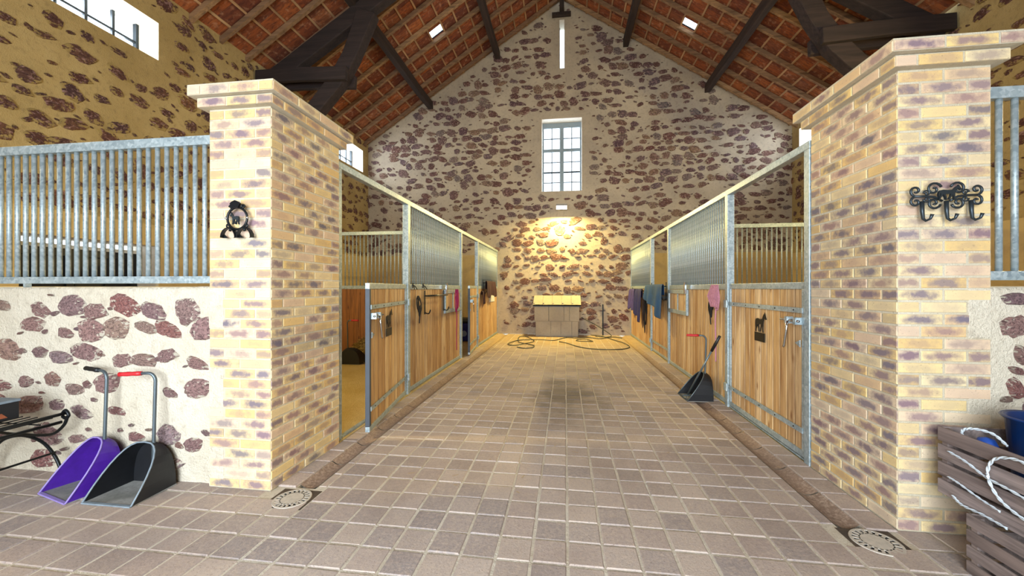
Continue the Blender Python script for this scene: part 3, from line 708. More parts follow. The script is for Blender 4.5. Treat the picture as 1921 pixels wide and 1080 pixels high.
def door(s, y_hinge, y_free, label, ang=0.0, bolt=True, plaque=True):
    """door built in local coords: hinge at origin, leaf runs towards -Y; aisle side is -s*X"""
    x = SX[s]; L = y_hinge - y_free
    t = thing('stall_door', (x, y_hinge, 0), label, 'door', rz=ang, wc=False)
    f = -s; z0 = .03
    bb(-.022, .022, -L, 0, z0, z0 + .05).build('bottom_rail', 'galv', t, bevel=.003)
    bb(-.022, .022, -L, 0, ZB + .01, ZB + .07).build('top_rail', 'galv', t, bevel=.003)
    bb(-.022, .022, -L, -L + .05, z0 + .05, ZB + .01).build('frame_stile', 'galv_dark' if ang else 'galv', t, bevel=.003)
    bb(-.022, .022, -.04, 0, z0 + .05, ZB + .01).build('frame_stile', 'galv', t, bevel=.003)
    planks(t, int((L - .09) / .115), 0, -L + .05, -.04, z0 + .05, ZB + .01, wc=False)
    for z in (1.26, .25):
        o = bb(f * .022, f * .03, -L + .03, .0, z - .022, z + .022).build('hinge_strap', 'galv', t)
        sc = MB()
        for k in range(5): y = -L * (k + .5) / 5; sc.cyl((f * .03, y, z), (f * .034, y, z), .007, 8)
        sc.build('screw', 'iron', o)
        h = bb(f * .046, f * .07, -.03, .05, z - .05, z + .045).build('hinge_block', 'galv', t, bevel=.006)
    if bolt:
        b = MB().cyl((f * .06, -L + .02, 1.17), (f * .06, -L + .30, 1.17), .010, 10).build('bolt', 'chrome', t, smooth=True)
        for y in (-L + .06, -L + .19): bb(f * .022, f * .075, y - .018, y + .018, 1.14, 1.20).build('bolt_keeper', 'galv', b)
        MB().tube([(f * .07, -L + .17, 1.165), (f * .075, -L + .18, 1.08), (f * .08, -L + .205, .94), (f * .085, -L + .21, .93)], .010, 8).build('lever', 'chrome', b, smooth=True)
        MB().prism([(0, 0), (.07, .03), (.07, -.03)], (f * .03, -L + .12, .98), (0, -1, 0), (0, 0, 1), .006).build('latch_plate', 'galv', t)
    if plaque:
        yc = -L * .5 if s > 0 else -L * .56; sx = -1 if s > 0 else -1
        o = (f * .022, yc, 1.0)
        ax = Vector((0, -.19, 0)) if s > 0 else Vector((0, .19, 0))
        MB().prism(HORSE, o, ax, (0, 0, .2), .006 * 1).build('horse_silhouette', 'iron', t)
        p = bb(f * .024, f * .03, yc - .1, yc + .1, .905, .995).build('name_plate', 'iron', t)
    return t
for s in (-1, 1):
    w = side_word[s]; x = SX[s]
    tag(bb(x - .035, x + .035, YS[0] - (.04 if s < 0 else -.025), YB - .002, ZT, ZT + .065).build('top_rail_beam', 'galv', None, off=(x, 7.8, ZT), bevel=.004), 'long galvanised top rail running the length of the %s stalls' % w, 'rail')
    for k, wd in zip(range(4), ('against the brick pillar', 'between the first door and the first barred panel', 'between the first and second stall', 'past the second stall door')):
        post(s, YS[k] if k else (3.46 if s < 0 else 3.512), 'galvanised post of the %s stalls %s' % (w, wd), .04 if k else .036)
    panel(s, YS[1] + .045, YS[2] - .045, 'barred pine panel of the first %s stall, beyond its door' % w)
    panel(s, YS[3] + .045, YB - .01, 'barred pine panel of the second %s stall, next to the gable wall' % w)
    bb(x - .03, x + .03, YS[0] + .05, YS[1] - .05, 0, .028) 
    tag(bb(x - .02, x + .02, YS[0] + .045, YS[1] - .045, .0, .02).build('threshold_rail', 'galv', None, off=(x, 4.3, 0)), 'flat galvanised threshold rail under the first %s stall door' % w, 'rail')
door(1, YS[1] - .045, YS[0] + .105, 'closed pine stall door beside the right pillar, with a walking horse plaque')
door(-1, YS[1] - .062, YS[0] + .16, 'pine stall door beside the left pillar standing ajar, with a horse plaque', ang=.155)
door(1, YS[3] - .045, YS[2] + .045, 'closed pine stall door of the second right stall, behind the blue rug', plaque=False, bolt=False)
door(-1, YS[3] - .045, YS[2] + .25, 'pine stall door of the second left stall, slightly open', ang=.10, plaque=False)
# dividers between first and second stalls
for s in (-1, 1):
    w = side_word[s]; x0, x1 = sorted((SX[s] + s * .045, s * (XW - .04))); y = YS[2]
    t = thing('stall_divider', ((x0 + x1) / 2, y, 0), 'cross partition with bars over boards between the two %s stalls' % w, 'stall partition')
    bb(x0, x1, y - .025, y + .025, .02, .08).build('bottom_rail', 'galv', t); bb(x0, x1, y - .025, y + .025, ZB, ZB + .07).build('middle_rail', 'galv', t)
    bb(x0, x1, y - .03, y + .03, 2.58, 2.65).build('top_rail', 'galv', t)
    n = int((x1 - x0) / .15); wd = (x1 - x0) / n
    src = None
    for k in range(n):
        o = MB().box(-wd / 2 + .002, wd / 2 - .002, -.015, .015, 0, ZB - .08).build('board', 'pine_dark', t, off=(0, 0, 0), bevel=.003); o.location = Vector((x0 + wd * (k + .5), y, .08)) - t.location
    n = int((x1 - x0) / .086); src = MB().cyl((0, 0, 0), (0, 0, 1.08), .0125, 10).build('bar', 'galv', t, off=(0, 0, 0), smooth=True); src.location = Vector((x0 + .05, y, ZB + .07)) - t.location
    copies(t, 'bar', src, [(.086 * k, 0, 0) for k in range(1, n)])

# ------------------------------------------------------------------ feed bin at the far wall
def feed_bin():
    x0, x1 = -.93, .44; y0, y1 = 11.72, 12.2; t = thing('feed_bin', ((x0 + x1) / 2, 11.96, 0), 'large beige panelled feed bin with sloping lid against the gable wall', 'bin')
    bb(x0 + .06, x1 - .06, y0 + .06, y1, 0, .9).build('bin_body', 'panel', t)
    xs = [x0 + .05, -.42, -.12, .2, x1 - .05]
    for a, b in zip(xs[:-1], xs[1:]): bb(a + .006, b - .006, y0 + .035, y0 + .06, .02, .46).build('lower_panel', 'panel', t, bevel=.004)
    xs = [x0 + .015, -.48, -.03, .13, x1 - .015]
    for a, b in zip(xs[:-1], xs[1:]): bb(a + .006, b - .006, y0 + .005, y0 + .06, .465, .9).build('upper_panel', 'panel', t, bevel=.004)
    bb(x0 - .02, x1 + .03, y0 - .03, y0 - .01, .895, .955).build('dark_edge_strip', 'black_plastic', t)
    N = 5
    for k in range(N):
        a = x0 - .02 + (x1 - x0 + .05) * k / N; b = x0 - .02 + (x1 - x0 + .05) * (k + 1) / N
        mb = MB().add([(a + .003, y0 - .03, .955), (b - .003, y0 - .03, .955), (b - .003, y1, 1.22), (a + .003, y1, 1.22), (a + .003, y0 - .03, .925), (b - .003, y0 - .03, .925), (b - .003, y1, 1.19), (a + .003, y1, 1.19)],
                     [(0, 1, 2, 3), (7, 6, 5, 4), (0, 4, 5, 1), (1, 5, 6, 2), (2, 6, 7, 3), (3, 7, 4, 0)])
        lid = mb.build('lid_board', 'panel', t)
        MB().cyl((a + .03, y0 + .03, .985), (a + .03, y0 + .03, 1.0), .022, 8).build('fixing', 'worn_edge', lid)
    d = bb(x0 + .06, x0 + .1, y1 - .2, y1, 0, .9)
    return t
feed_bin()
# ------------------------------------------------------------------ hoses
def smooth(pts, n=6, closed=False):
    P = [Vector(p) for p in pts]; out = []; N = len(P)
    for i in range(N if closed else N - 1):
        p1 = P[i]; p2 = P[(i + 1) % N]; p0 = P[i - 1] if (i or closed) else p1 * 2 - p2; p3 = P[(i + 2) % N] if (closed or i + 2 < N) else p2 * 2 - p1
        for k in range(n):
            u = k / n; out.append(.5 * ((2 * p1) + (p2 - p0) * u + (2 * p0 - 5 * p1 + 4 * p2 - p3) * u * u + (3 * p1 - p0 - 3 * p2 + p3) * u ** 3))
    if not closed: out.append(P[-1])
    return out
def gp(px, py, z=.012):
    """ground point seen at photograph pixel, used only to lay out coordinates"""
    Z = F * (CZ - z) / (py - 540); xc = (px - 960.5) / F * Z
    return (xc * CS - Z * SN, xc * SN + Z * CS, z)
def hose(name, px, label, r=.011, mat='hose', ext=None):
    pts = [gp(a, b, .013 + (.012 if i % 3 == 1 else 0)) for i, (a, b) in enumerate(px)]
    if ext: pts = ext + pts
    for p in range(len(pts)):
        if pts[p][1] > 12.2: pts[p] = (pts[p][0], 12.2, pts[p][2])
    mb = MB().tube(smooth(pts, 7), r, 8)
    o = mb.build(name, mat, None, off=pts[0], smooth=True); return tag(o, label, 'hose')
hose('garden_hose', [(1049, 640.5), (1062, 643), (1085, 650), (1110, 654), (1145, 655.5), (1172, 654), (1181, 650), (1170, 643), (1150, 637), (1135, 632), (1125, 629.5), (1108, 628)], 'dark garden hose looping wide to the right, spray end on the floor before the bin', ext=None)
hose('garden_hose', [(1167, 634), (1150, 632), (1125, 635), (1105, 633), (1080, 634), (1062, 633), (1040, 638), (1015, 637), (990, 637), (972, 638), (958, 642), (953, 645.5), (965, 647.5), (985, 644), (1000, 641), (1001, 638), (988, 631.5), (976, 631), (972, 636), (975, 642), (990, 645), (1002, 648), (998, 651.5), (985, 653), (970, 651)], 'dark hose coiled on the floor left of the feed bin')
hose('garden_hose', [(1112, 640), (1100, 640), (1082, 639), (1085, 636.5), (1100, 636), (1112, 640)], 'small loop of hose on the floor just right of the bin front')
tag(MB().cyl((.5, 12.15, .55), (.9, 12.0, .35), .011, 8).tube(smooth([(.9, 12.0, .35), (1.15, 11.9, .2), (1.35, 11.8, .05), (1.2, 11.75, .013), (.9, 11.85, .013)], 6), .011, 8).build('supply_hose', 'hose', None, off=(.5, 12.15, .55), smooth=True), 'dark supply hose rising from the floor to the right side of the bin', 'hose')
tag(MB().cyl((1.15, 12.27, 0), (1.15, 12.27, .95), .02, 8).build('water_pipe', 'iron', None, off=(1.15, 12.27, 0)), 'thin dark vertical pipe on the gable wall right of the bin', 'pipe')

# ------------------------------------------------------------------ flood lamps
def flood(loc, rz, tilt, label, power, col, out=.1):
    t = thing('flood_lamp', loc, label, 'lamp', rz=rz, wc=False)
    c, s_ = math.cos(tilt), math.sin(tilt)
    ax = ((1, 0, 0), (0, c, -s_), (0, s_, c)); o = Vector((0, -out, 0))
    MB().obox(o, ax, (.17, .03, .10)).build('housing', 'lampbody', t, bevel=.01)
    MB().obox(o + Vector((0, -.034 * c, .034 * s_)), ax, (.155, .003, .085)).build('lamp_panel', 'glow', t)
    MB().box(-.03, .03, -out + .01, 0, -.02, .02).build('bracket', 'iron', t)
    l = bpy.data.lights.new('flood_light', 'AREA'); l.shape = 'RECTANGLE'; l.size = .3; l.size_y = .16; l.energy = power; l.color = col
    lo = bpy.data.objects.new('flood_light', l); COL.objects.link(lo); lo.parent = t
    lo.location = o + Vector((0, -.05 * c, .05 * s_)); lo.rotation_euler = (PI / 2 * 0 + (-(PI / 2) + tilt) * 1.0 + 0, 0, 0)
    # area lights shine along local -Z; turn it to face local -Y tilted down
    lo.rotation_euler = Matrix(((1, 0, 0), (0, -s_, -c), (0, c, -s_))).transposed().to_euler() if False else Vector((0, -c, s_)).to_track_quat('-Z', 'Y').to_euler()
    return t
WARM = (1.0, 0.78, 0.32)
flood((-.1, YB - .005, 3.9), 0, -1.15, 'lit flood lamp on the gable wall under the tall window', 235, (1.0, 0.76, 0.26), .40)
flood((-XW + .005, 3.1, 3.7), PI / 2, -.35, 'unseen flood lamp added high on the left side wall to warm the stalls', 165, WARM, .2)  # out of view, added for warm light in the left stalls
flood((XW - .005, 4.9, 4.3), -PI / 2, -.2, 'unseen flood lamp added high on the right side wall near the truss', 190, WARM, .2)  # also an added lamp out of view, warms the left wall across the barn

# ------------------------------------------------------------------ manure scoops
def scoop(label, loc, rz, w, D, h, mat, edge, grip, side=-1, hb=.84, edge_t=.006, inner='dusty', grip_dir=None, hx=.06):
    t = thing('manure_scoop', loc, label, 'scoop', rz=rz, wc=False)
    N = 16; K = 6; vs = []; fs = []
    def ring(s_):
        out = []
        for i in range(N + 1):
            a = PI * i / N; c, sn = math.cos(a), math.sin(a)
            cx = math.copysign(abs(c) ** .72, c); zz = sn ** .85 if sn > 0 else 0
            x = w / 2 * (1 - .06 * s_) * cx; z = h * (1 - .1 * s_ ** 2) * zz
            y = (1 - s_) * (D * .78 * zz) + s_ * D
            out.append(Vector((x, y, z + .006)))
        return out
    for k in range(K + 1): vs += ring(k / K)
    for k in range(K):
        for i in range(N): a = k * (N + 1) + i; fs.append((a, a + 1, a + N + 2, a + N + 1))
    b = len(vs) ; last = K * (N + 1)
    fs.append(tuple(last + i for i in range(N + 1)))
    MB().add(vs, fs).build('scoop_hood', mat, t, smooth=False, solid=.006)
    MB().box(-w / 2, w / 2, 0, D, 0, .006).build('scoop_floor', inner, t)
    MB().tube(ring(0), edge_t, 6).build('rim', edge, t, smooth=True)
    MB().box(-w / 2, w / 2, -.008, .012, 0, .01).build('front_lip', edge, t)
    gx = 0; gd = Vector(grip_dir or (-1, -.25, 0)).normalized()
    base = Vector((hx, D * .80, .03)); r = .05
    pts = [base, Vector((hx, D * .82, h)), Vector((hx, D * .86, hb - .07))]
    top = pts[-1]
    for q in range(1, 6):
        a = PI / 2 * q / 5; pts.append(top + gd * (r * (1 - math.cos(a))) + Vector((0, 0, r * math.sin(a) * 1.2)))
    e = pts[-1]; pts.append(e + gd * .05)
    MB().tube(pts, .011, 8).build('handle', 'tube', t, smooth=True)
    g0 = e + gd * .04
    MB().tube([g0, g0 + gd * .03, g0 + gd * .06, g0 + gd * .09, g0 + gd * .12, g0 + gd * .145], [.016, .0175, .015, .0175, .015, .017], 10).build('grip', grip, t, smooth=True)
    return t
scoop('purple manure scoop leaning at the left stone wall, black grip', (-3.495, 2.245, 0), -.25, .37, .30, .335, 'purple_plastic', 'lilac_edge', 'black_plastic', grip_dir=(-1, -.1, .05))
scoop('black manure scoop with red grip next to the purple scoop', (-3.03, 2.225, 0), .0, .38, .31, .325, 'black_plastic', 'worn_edge', 'red', grip_dir=(-1, -.28, -.02))
scoop('black manure scoop with red grip standing by the first right stall panel', (1.545, 5.45, 0), -PI / 2 + .03, .38, .32, .34, 'black_plastic', 'tube', 'red', grip_dir=(-.15, -1, 0))
scoop('black manure scoop turned away inside the first left stall', (-4.03, 7.22, .008), PI, .44, .32, .30, 'black_plastic', 'black_plastic', 'red', grip_dir=(-1, .1, 0))
t = thing('hand_rake', (1.60, 5.42, .02), 'grey stick rake with dark grip resting in the scoop by the right stalls', 'rake')
p0 = Vector((1.60, 5.42, .05)); p1 = Vector((1.85, 5.02, .87)); pm = p0.lerp(p1, .76)
MB().cyl(p0, pm, .011, 8).build('pole', 'tube', t, smooth=True)
MB().tube([pm, pm.lerp(p1, .5), p1], [.017, .019, .016], 10).build('grip', 'black_plastic', t, smooth=True)
rk = MB().box(1.53, 1.67, 5.40, 5.44, .035, .05)
for k in range(6): rk.box(1.535 + .025 * k, 1.54 + .025 * k, 5.415, 5.42, .008, .035)
rk.build('rake_head', 'tube', t)

# ------------------------------------------------------------------ straw in the left stall
mb = MB()
for k in range(4500):
    x = -4.12 + random.gauss(0, .36); y = 7.70 - abs(random.gauss(0, .20))
    if y > 7.72: y = 7.72 - U(0, .1)
    z = max(.01, .44 * math.exp(-((x + 4.0) / .42) ** 2 - ((y - 7.65) / .35) ** 2) * U(.05, 1.0)) + .008
    if abs(x + 4.03) < .27 and y < 7.36: continue
    d = Vector((U(-1, 1), U(-1, 1), U(-.25, .35))).normalized() * U(.05, .11); p = Vector((x, y, z)); q = p + d
    if q.z < .01: q.z = .01
    if q.y > 7.84: q.y = 7.84
    sd = Vector((-d.y, d.x, .3)).normalized() * .0055
    mb.add([p - sd, p + sd, q + sd, q - sd], [(0, 1, 2, 3)])
tag(mb.build('straw_pile', 'straw', None, off=(-4.25, 7.5, 0)), 'loose heap of yellow straw at the foot of the left stall partition', 'straw', kind='stuff')
mb = MB()
for k in range(420):
    s_ = random.choice((-1, 1)); x = s_ * U(1.55, 1.95) if R() < .5 else U(-1.5, 1.5); y = U(2.7, 12)
    if R() < .6: y = U(8.5, 12)
    d = Vector((U(-1, 1), U(-1, 1), 0)).normalized() * U(.02, .06); p = Vector((x, y, .006)); q = p + d; sd = Vector((-d.y, d.x, 0)).normalized() * .0025
    mb.add([p - sd, p + sd, q + sd, q - sd], [(0, 1, 2, 3)])
tag(mb.build('scattered_chaff', 'straw', None, off=(0, 7, 0)), 'scattered bits of straw over the paved aisle', 'straw', kind='stuff')

# ------------------------------------------------------------------ drains
def drain(x, y, label):
    t = thing('floor_drain', (x, y, 0), label, 'drain'); z = -.004
    bb(x - .145, x + .145, y - .12, y + .12, -.0045, -.0035).build('drain_soil', 'soil', t); MB().lathe([(.001, -.002), (.118, -.002)], (x, y, 0), 32).build('drain_pit', 'hole', t)
    z = .001
    N = 48; v = []; f = []
    for (r, q) in ((.065, z), (0, z)): pass
    MB().lathe([(.001, z), (.078, z), (.080, z - .005)], (x, y, 0), 32).build('drain_plate', 'cast_pale', t)
    MB().lathe([(.108, z - .005), (.109, z), (.122, z), (.124, z - .005)], (x, y, 0), 32).build('drain_ring', 'cast_pale', t)
    for k in range(20):
        a = 2 * PI * k / 20; d = (math.cos(a), math.sin(a), 0); e = (-d[1], d[0], 0)
        MB().obox((x + d[0] * .09, y + d[1] * .09, z - .002), (d, e, (0, 0, 1)), (.019, .0075, .002)).build('drain_rib', 'cast_pale', t)
drain(-1.865, 2.475, 'round slotted pale drain cover at the foot of the left pillar')
drain(1.765, 2.50, 'round slotted pale drain cover at the foot of the right pillar')

# ------------------------------------------------------------------ cast iron racks on the pillars
def spiral(c, r0, a0, turns, d=1, n=18, k=.15):
    return [(c[0] + r0 * (1 - (1 - k) * i / n) * math.cos(a0 + d * 2 * PI * turns * i / n), c[1] + r0 * (1 - (1 - k) * i / n) * math.sin(a0 + d * 2 * PI * turns * i / n)) for i in range(n + 1)]
y = YPR - .028; cx, cz = 2.19, 1.985
t = thing('hook_rack', (cx, y, cz), 'ornate dark iron rack with a running horse and three coat hooks on the right pillar', 'hook rack')
def P2(p, dy=0): return (cx + p[0], y + .0 - dy, cz + p[1])
def tub(pp, r=.0065, nm='scroll', dy=.012, mt='pewter'): return MB().tube([P2(p, dy) for p in pp], r, 7).build(nm, mt, t, smooth=True)
for sx in (-1, 1):
    for sz in (-1, 1):
        tub([(sx * a, b) for a, b in spiral((.155, sz * .032 + .0), .032, -sz * PI / 2, 1.15, sz)])
        tub([(sx * a, b) for a, b in spiral((.062, sz * .04), .04 if sz > 0 else .036, sz * PI * .9, 1.25, -sz)])
        tub([(sx * a, b) for a, b in spiral((.098, sz * .018), .018, 0, 1.2, sz)], .005)
    tub([(sx * .02, -.03), (sx * .06, -.005), (sx * .11, 0), (sx * .165, 0)], .007, 'bar_scroll')
    MB().lathe([(.001, .0), (.008, .0), (.006, .006), (.001, .007)], (0, 0, 0), 10)
MB().prism(HORSE, P2((-.005, -.028), .02), (.1, 0, 0), (0, 0, .085), .012).build('horse', 'pewter', t)
for hx in (-.125, .0, .125):
    MB().tube([P2((hx, -.03), .014), P2((hx, -.09), .016), P2((hx + .003, -.132), .018), P2((hx + .006, -.146), .032), P2((hx + .014, -.138), .05), P2((hx + .018, -.112), .058)], [.011, .010, .008, .007, .0065, .009], 8).build('hook', 'pewter', t, smooth=True)
y = YPL - .028; cx, cz = -2.31, 1.93
t = thing('saddle_bracket', (cx, y, cz), 'ornate black iron bridle bracket with crown and horse on the left pillar', 'bracket')
ov = [(.078 * math.cos(a), .015 + .078 * math.sin(a)) for a in [2 * PI * k / 24 for k in range(24)]]
MB().tube([P2(p, .012) for p in ov], .0085, 7, closed=True).build('oval_ring', 'iron', t, smooth=True)
MB().prism([(-.7 * a, b) for a, b in HORSE], P2((.0, -.03), .02), (.085, 0, 0), (0, 0, .085), .012).build('horse', 'pewter', t)
MB().prism([(-.022, 0), (-.04, .032), (-.026, .045), (-.012, .05), (0, .055), (.012, .05), (.026, .045), (.04, .032), (.022, 0)], P2((0, .085), .022), (1, 0, 0), (0, 0, 1), .014).build('crown', 'iron', t)
for sx in (-1, 1):
    tub([(sx * a, b) for a, b in spiral((.045, .095), .018, 0, 1.2, 1)], .006, 'scroll', .014, 'iron')
    tub([(sx * a, b) for a, b in spiral((.072, -.035), .018, PI, 1.1, 1)], .006, 'scroll', .014, 'iron')
    MB().lathe([(.001, -.011), (.009, -.006), (.011, 0), (.009, .006), (.001, .011)], P2((sx * .083, .018), .016), 10).build('knob', 'chrome', t, smooth=True)
    # projecting half-round bridle arches
    c = P2((sx * .062, -.122), 0); n = 12; v = []
    arc = [(math.cos(PI * k / n), math.sin(PI * k / n)) for k in range(n + 1)]
    mb = MB()
    for k in range(n):
        a, b = arc[k], arc[k + 1]; pp = []
        for (q, yy, sc) in ((a, .0, 1), (b, .0, 1), (b, -.03, .97), (a, -.03, .97)): pp.append((c[0] + q[0] * .058 * sc, c[1] + yy, c[2] + q[1] * .07 * sc))
        mb.add(pp, [(0, 1, 2, 3)])
    mb.build('bridle_arch', 'iron', t, solid=.007)
    tub([(sx * .05, -.05), (sx * .06, -.075)], .009, 'stem', .012, 'iron')
    for e in (-1, 1): MB().prism([(0, 0), (.034, 0), (.014, .016), (0, .03)], (c[0] + e * .056, c[1] - .004, c[2]), (-e, 0, 0), (0, 0, 1), .008 * e).build('arch_lip', 'iron', t)

# ------------------------------------------------------------------ crates, bucket and twine at right
def crate(label, x0, x1, y0, y1, z0, z1, n, tilt=0):
    t = thing('wooden_crate', ((x0 + x1) / 2, (y0 + y1) / 2, z0), label, 'crate'); th = .012; gap = .02; h = (z1 - z0 - gap * (n - 1)) / n
    for k in range(n):
        a = z0 + k * (h + gap); b = a + h
        for x in (x0, x1 - th): bb(x, x + th, y0, y1, a, b).build('side_slat', 'crate_wood', t, bevel=.002)
        for yy in (y0 + .001, y1 - th): bb(x0 + th, x1 - th, yy, yy + th, a, b).build('end_slat', 'crate_wood', t, bevel=.002)
    for xx in (x0 + th, x1 - th - .03):
        for yy in (y0 + th + .001, y1 - th - .031): bb(xx, xx + .03, yy, yy + .03, z0, z1 - .005).build('corner_post', 'crate_wood', t)
    for k in range(5): w = (x1 - x0 - 2 * th) / 5; bb(x0 + th + w * k + .004, x0 + th + w * (k + 1) - .004, y0 + th, y1 - th, z0 + .001, z0 + .009).build('bottom_slat', 'crate_wood', t)
    return t
crate('lower weathered slatted crate on the floor by the right pillar', 2.035, 2.46, 1.75, 2.30, 0, .30, 4)
crate('upper weathered slatted crate stacked crosswise, holding the blue bucket', 2.085, 2.52, 1.85, 2.515, .305, .672, 4)
bx, by = 2.36, 2.26
t = thing('bucket', (bx, by, .52), 'dark blue round bucket standing in the upper crate', 'bucket')
bb(bx - .15, bx + .12, by - .12, by + .12, .318, .535).build('inner_stand', 'blueball', t) if False else None
MB().lathe([(.001, .32), (.105, .32), (.12, .5), (.143, .79), (.152, .79), (.154, .80), (.150, .805), (.137, .80), (.114, .5), (.1, .33), (.001, .33)], (bx, by, 0), 28).build('bucket_body', 'bucket', t, smooth=True)
MB().tube([(bx + .155 * math.cos(a), by + .155 * math.sin(a), .80) for a in [2 * PI * k / 28 for k in range(28)]], .006, 6, closed=True).build('bucket_rim', 'bucket', t, smooth=True)
tag(MB().lathe([(.001, -.045), (.03, -.036), (.045, 0), (.03, .036), (.001, .045)], (2.2, 2.38, .62), 14).build('twine_ball', 'blueball', None, off=(2.2, 2.38, .62), smooth=True), 'ball of blue twine between the bucket and the crate edge', 'twine')
def twisted(pts, r, name, label, cat, mat='white_rope'):
    P = smooth(pts, 10); mb = MB(); k = 0
    for ph in (0, PI):
        q = []
        for i, p in enumerate(P):
            tdir = (P[min(i + 1, len(P) - 1)] - P[max(i - 1, 0)]).normalized(); a = tdir.cross(Vector((0, .1, 1))).normalized(); b = a.cross(tdir); an = i * .9 + ph
            q.append(p + a * r * .6 * math.cos(an) + b * r * .6 * math.sin(an))
        mb.tube(q, r * .62, 6)
    return tag(mb.build(name, mat, None, off=tuple(pts[0]), smooth=True), label, cat)
x = 2.072
twisted([(2.13, 2.40, .60), (2.13, 2.43, .67), (2.15, 2.40, .70), (2.18, 2.33, .70), (2.19, 2.27, .66)], .0065, 'electric_fence_rope', 'white twisted rope looped over the far end of the upper crate', 'rope')
twisted([(x, 2.0, .62), (x, 2.10, .655), (x - .002, 2.20, .62), (x - .002, 2.235, .53), (x, 2.19, .44), (x, 2.10, .40), (x - .002, 2.0, .39), (x, 1.9, .41)], .0065, 'electric_fence_rope', 'white twisted rope hanging in a wide loop on the side of the upper crate', 'rope')
twisted([(x, 2.44, .56), (x - .003, 2.34, .545), (x, 2.24, .51), (x - .003, 2.12, .50), (x, 1.98, .475), (x, 1.88, .47)], .006, 'electric_fence_rope', 'white twisted rope threaded between the middle slats of the upper crate', 'rope')
twisted([(x, 2.44, .42), (x - .003, 2.38, .415), (x, 2.28, .39), (x, 2.18, .375)], .005, 'electric_fence_rope', 'short white rope along the second-lowest slat of the upper crate', 'rope')
twisted([(2.075, 2.42, .33), (2.068, 2.36, .31), (2.072, 2.26, .315), (2.072, 2.15, .312)], .006, 'electric_fence_rope', 'white rope sagging under the bottom edge of the upper crate', 'rope')

# ------------------------------------------------------------------ wrought iron bench at left
t = thing('wrought_iron_bench', (-4.095, 1.75, 0), 'low wrought iron bench with scrolled ends by the left stone wall', 'bench')
r = .011
for yy in (2.46, 1.0):
    for sx in (0,):
        U1 = smooth([(-3.745, yy, .50), (-3.710, yy, .535), (-3.680, yy, .50), (-3.705, yy, .475), (-3.735, yy, .49)], 5)
        MB().tube(U1, r, 7).build('end_scroll', 'iron', t, smooth=True)
    MB().tube(smooth([(-3.690, yy, .49), (-3.725, yy, .42), (-3.815, yy, .355), (-3.945, yy, .335), (-4.095, yy, .335), (-4.245, yy, .335), (-4.375, yy, .355), (-4.465, yy, .42), (-4.500, yy, .5)], 5), r, 7).build('end_curve', 'iron', t, smooth=True)
    MB().tube(smooth([(-3.735, yy, .015), (-3.755, yy, .10), (-3.815, yy, .2), (-3.925, yy, .29), (-4.095, yy, .325), (-4.265, yy, .29), (-4.375, yy, .2), (-4.435, yy, .1), (-4.455, yy, .015)], 5), r, 7).build('leg', 'iron', t, smooth=True)
    for xx in (-3.735, -4.455): MB().lathe([(.001, 0), (.018, .004), (.018, .02), (.001, .026)], (xx, yy, 0), 10).build('foot', 'iron', t)
for xx, zz in ((-3.700, .515), (-4.490, .515), (-3.745, .445), (-4.445, .445)):
    MB().cyl((xx, 1.0, zz), (xx, 2.46, zz), .012, 8).build('side_bar', 'iron', t, smooth=True)
for xx in (-3.800, -4.385): MB().cyl((xx, 1.0, .215), (xx, 2.46, .215), .008, 8).build('stretcher', 'iron', t, smooth=True)
for k in range(9): xx = -3.825 - k * .068; MB().cyl((xx, 1.0, .47), (xx, 2.46, .47), .004, 6).build('seat_wire', 'iron', t)
for k in range(4): yy = 1.2 + k * .38; MB().cyl((-3.745, yy, .463), (-4.445, yy, .463), .005, 6).build('cross_wire', 'iron', t)
t = thing('cardboard_box', (-4.07, 2.14, .5285), 'dark shallow box with an orange print lying on the iron bench', 'box')
bb(-4.28, -3.86, 1.98, 2.30, .5285, .645).build('box_body', 'black_plastic', t, bevel=.004); bb(-4.285, -3.855, 1.975, 2.305, .646, .662).build('lid', 'worn_edge', t)
MB().prism([(0, 0), (.2, 0), (.17, .035), (.03, .035)], (-3.8595, 2.04, .545), (0, 1, 0), (0, 0, 1), .001).build('orange_print', 'orange_print', t)

# ------------------------------------------------------------------ tack on the stall fronts
def halter(s, y, z, label, mat='blackstrap', sc=1.0, name='head_collar'):
    x = SX[s] - s * .05; t = thing(name, (x, y, z), label, 'halter'); Q = lambda a, b, d=0: (x - s * d, y + a * sc, z + b * sc)
    MB().tube([Q(-.03, .0), Q(-.01, .03), Q(.02, .03), Q(.035, 0)], .012, 6).build('poll_strap', mat, t)
    for k, (w_, dp, ph) in enumerate(((.06, .20, 0), (.05, .26, .02), (.075, .16, -.02))):
        MB().tube(smooth([Q(-w_ + ph, 0, .01 * k), Q(-w_ * 1.1 + ph, -dp * .5, .02), Q(ph, -dp, .01), Q(w_ * 1.1 + ph, -dp * .5, .02), Q(w_ * .4 + ph, 0, .01)], 4), .014, 6, flat=.5).build('strap', mat, t)
    MB().tube(smooth([Q(.0, .03), Q(.01, -.2, .02), Q(.03, -.32, .01), Q(.02, -.36, .01)], 4), .008, 6).build('lead_strap', mat, t)
    return t
halter(-1, 5.42, 1.30, 'black head collar hanging on the first left stall panel')
halter(1, 5.55, 1.32, 'black head collar hanging beside the pink rope on the right stalls')
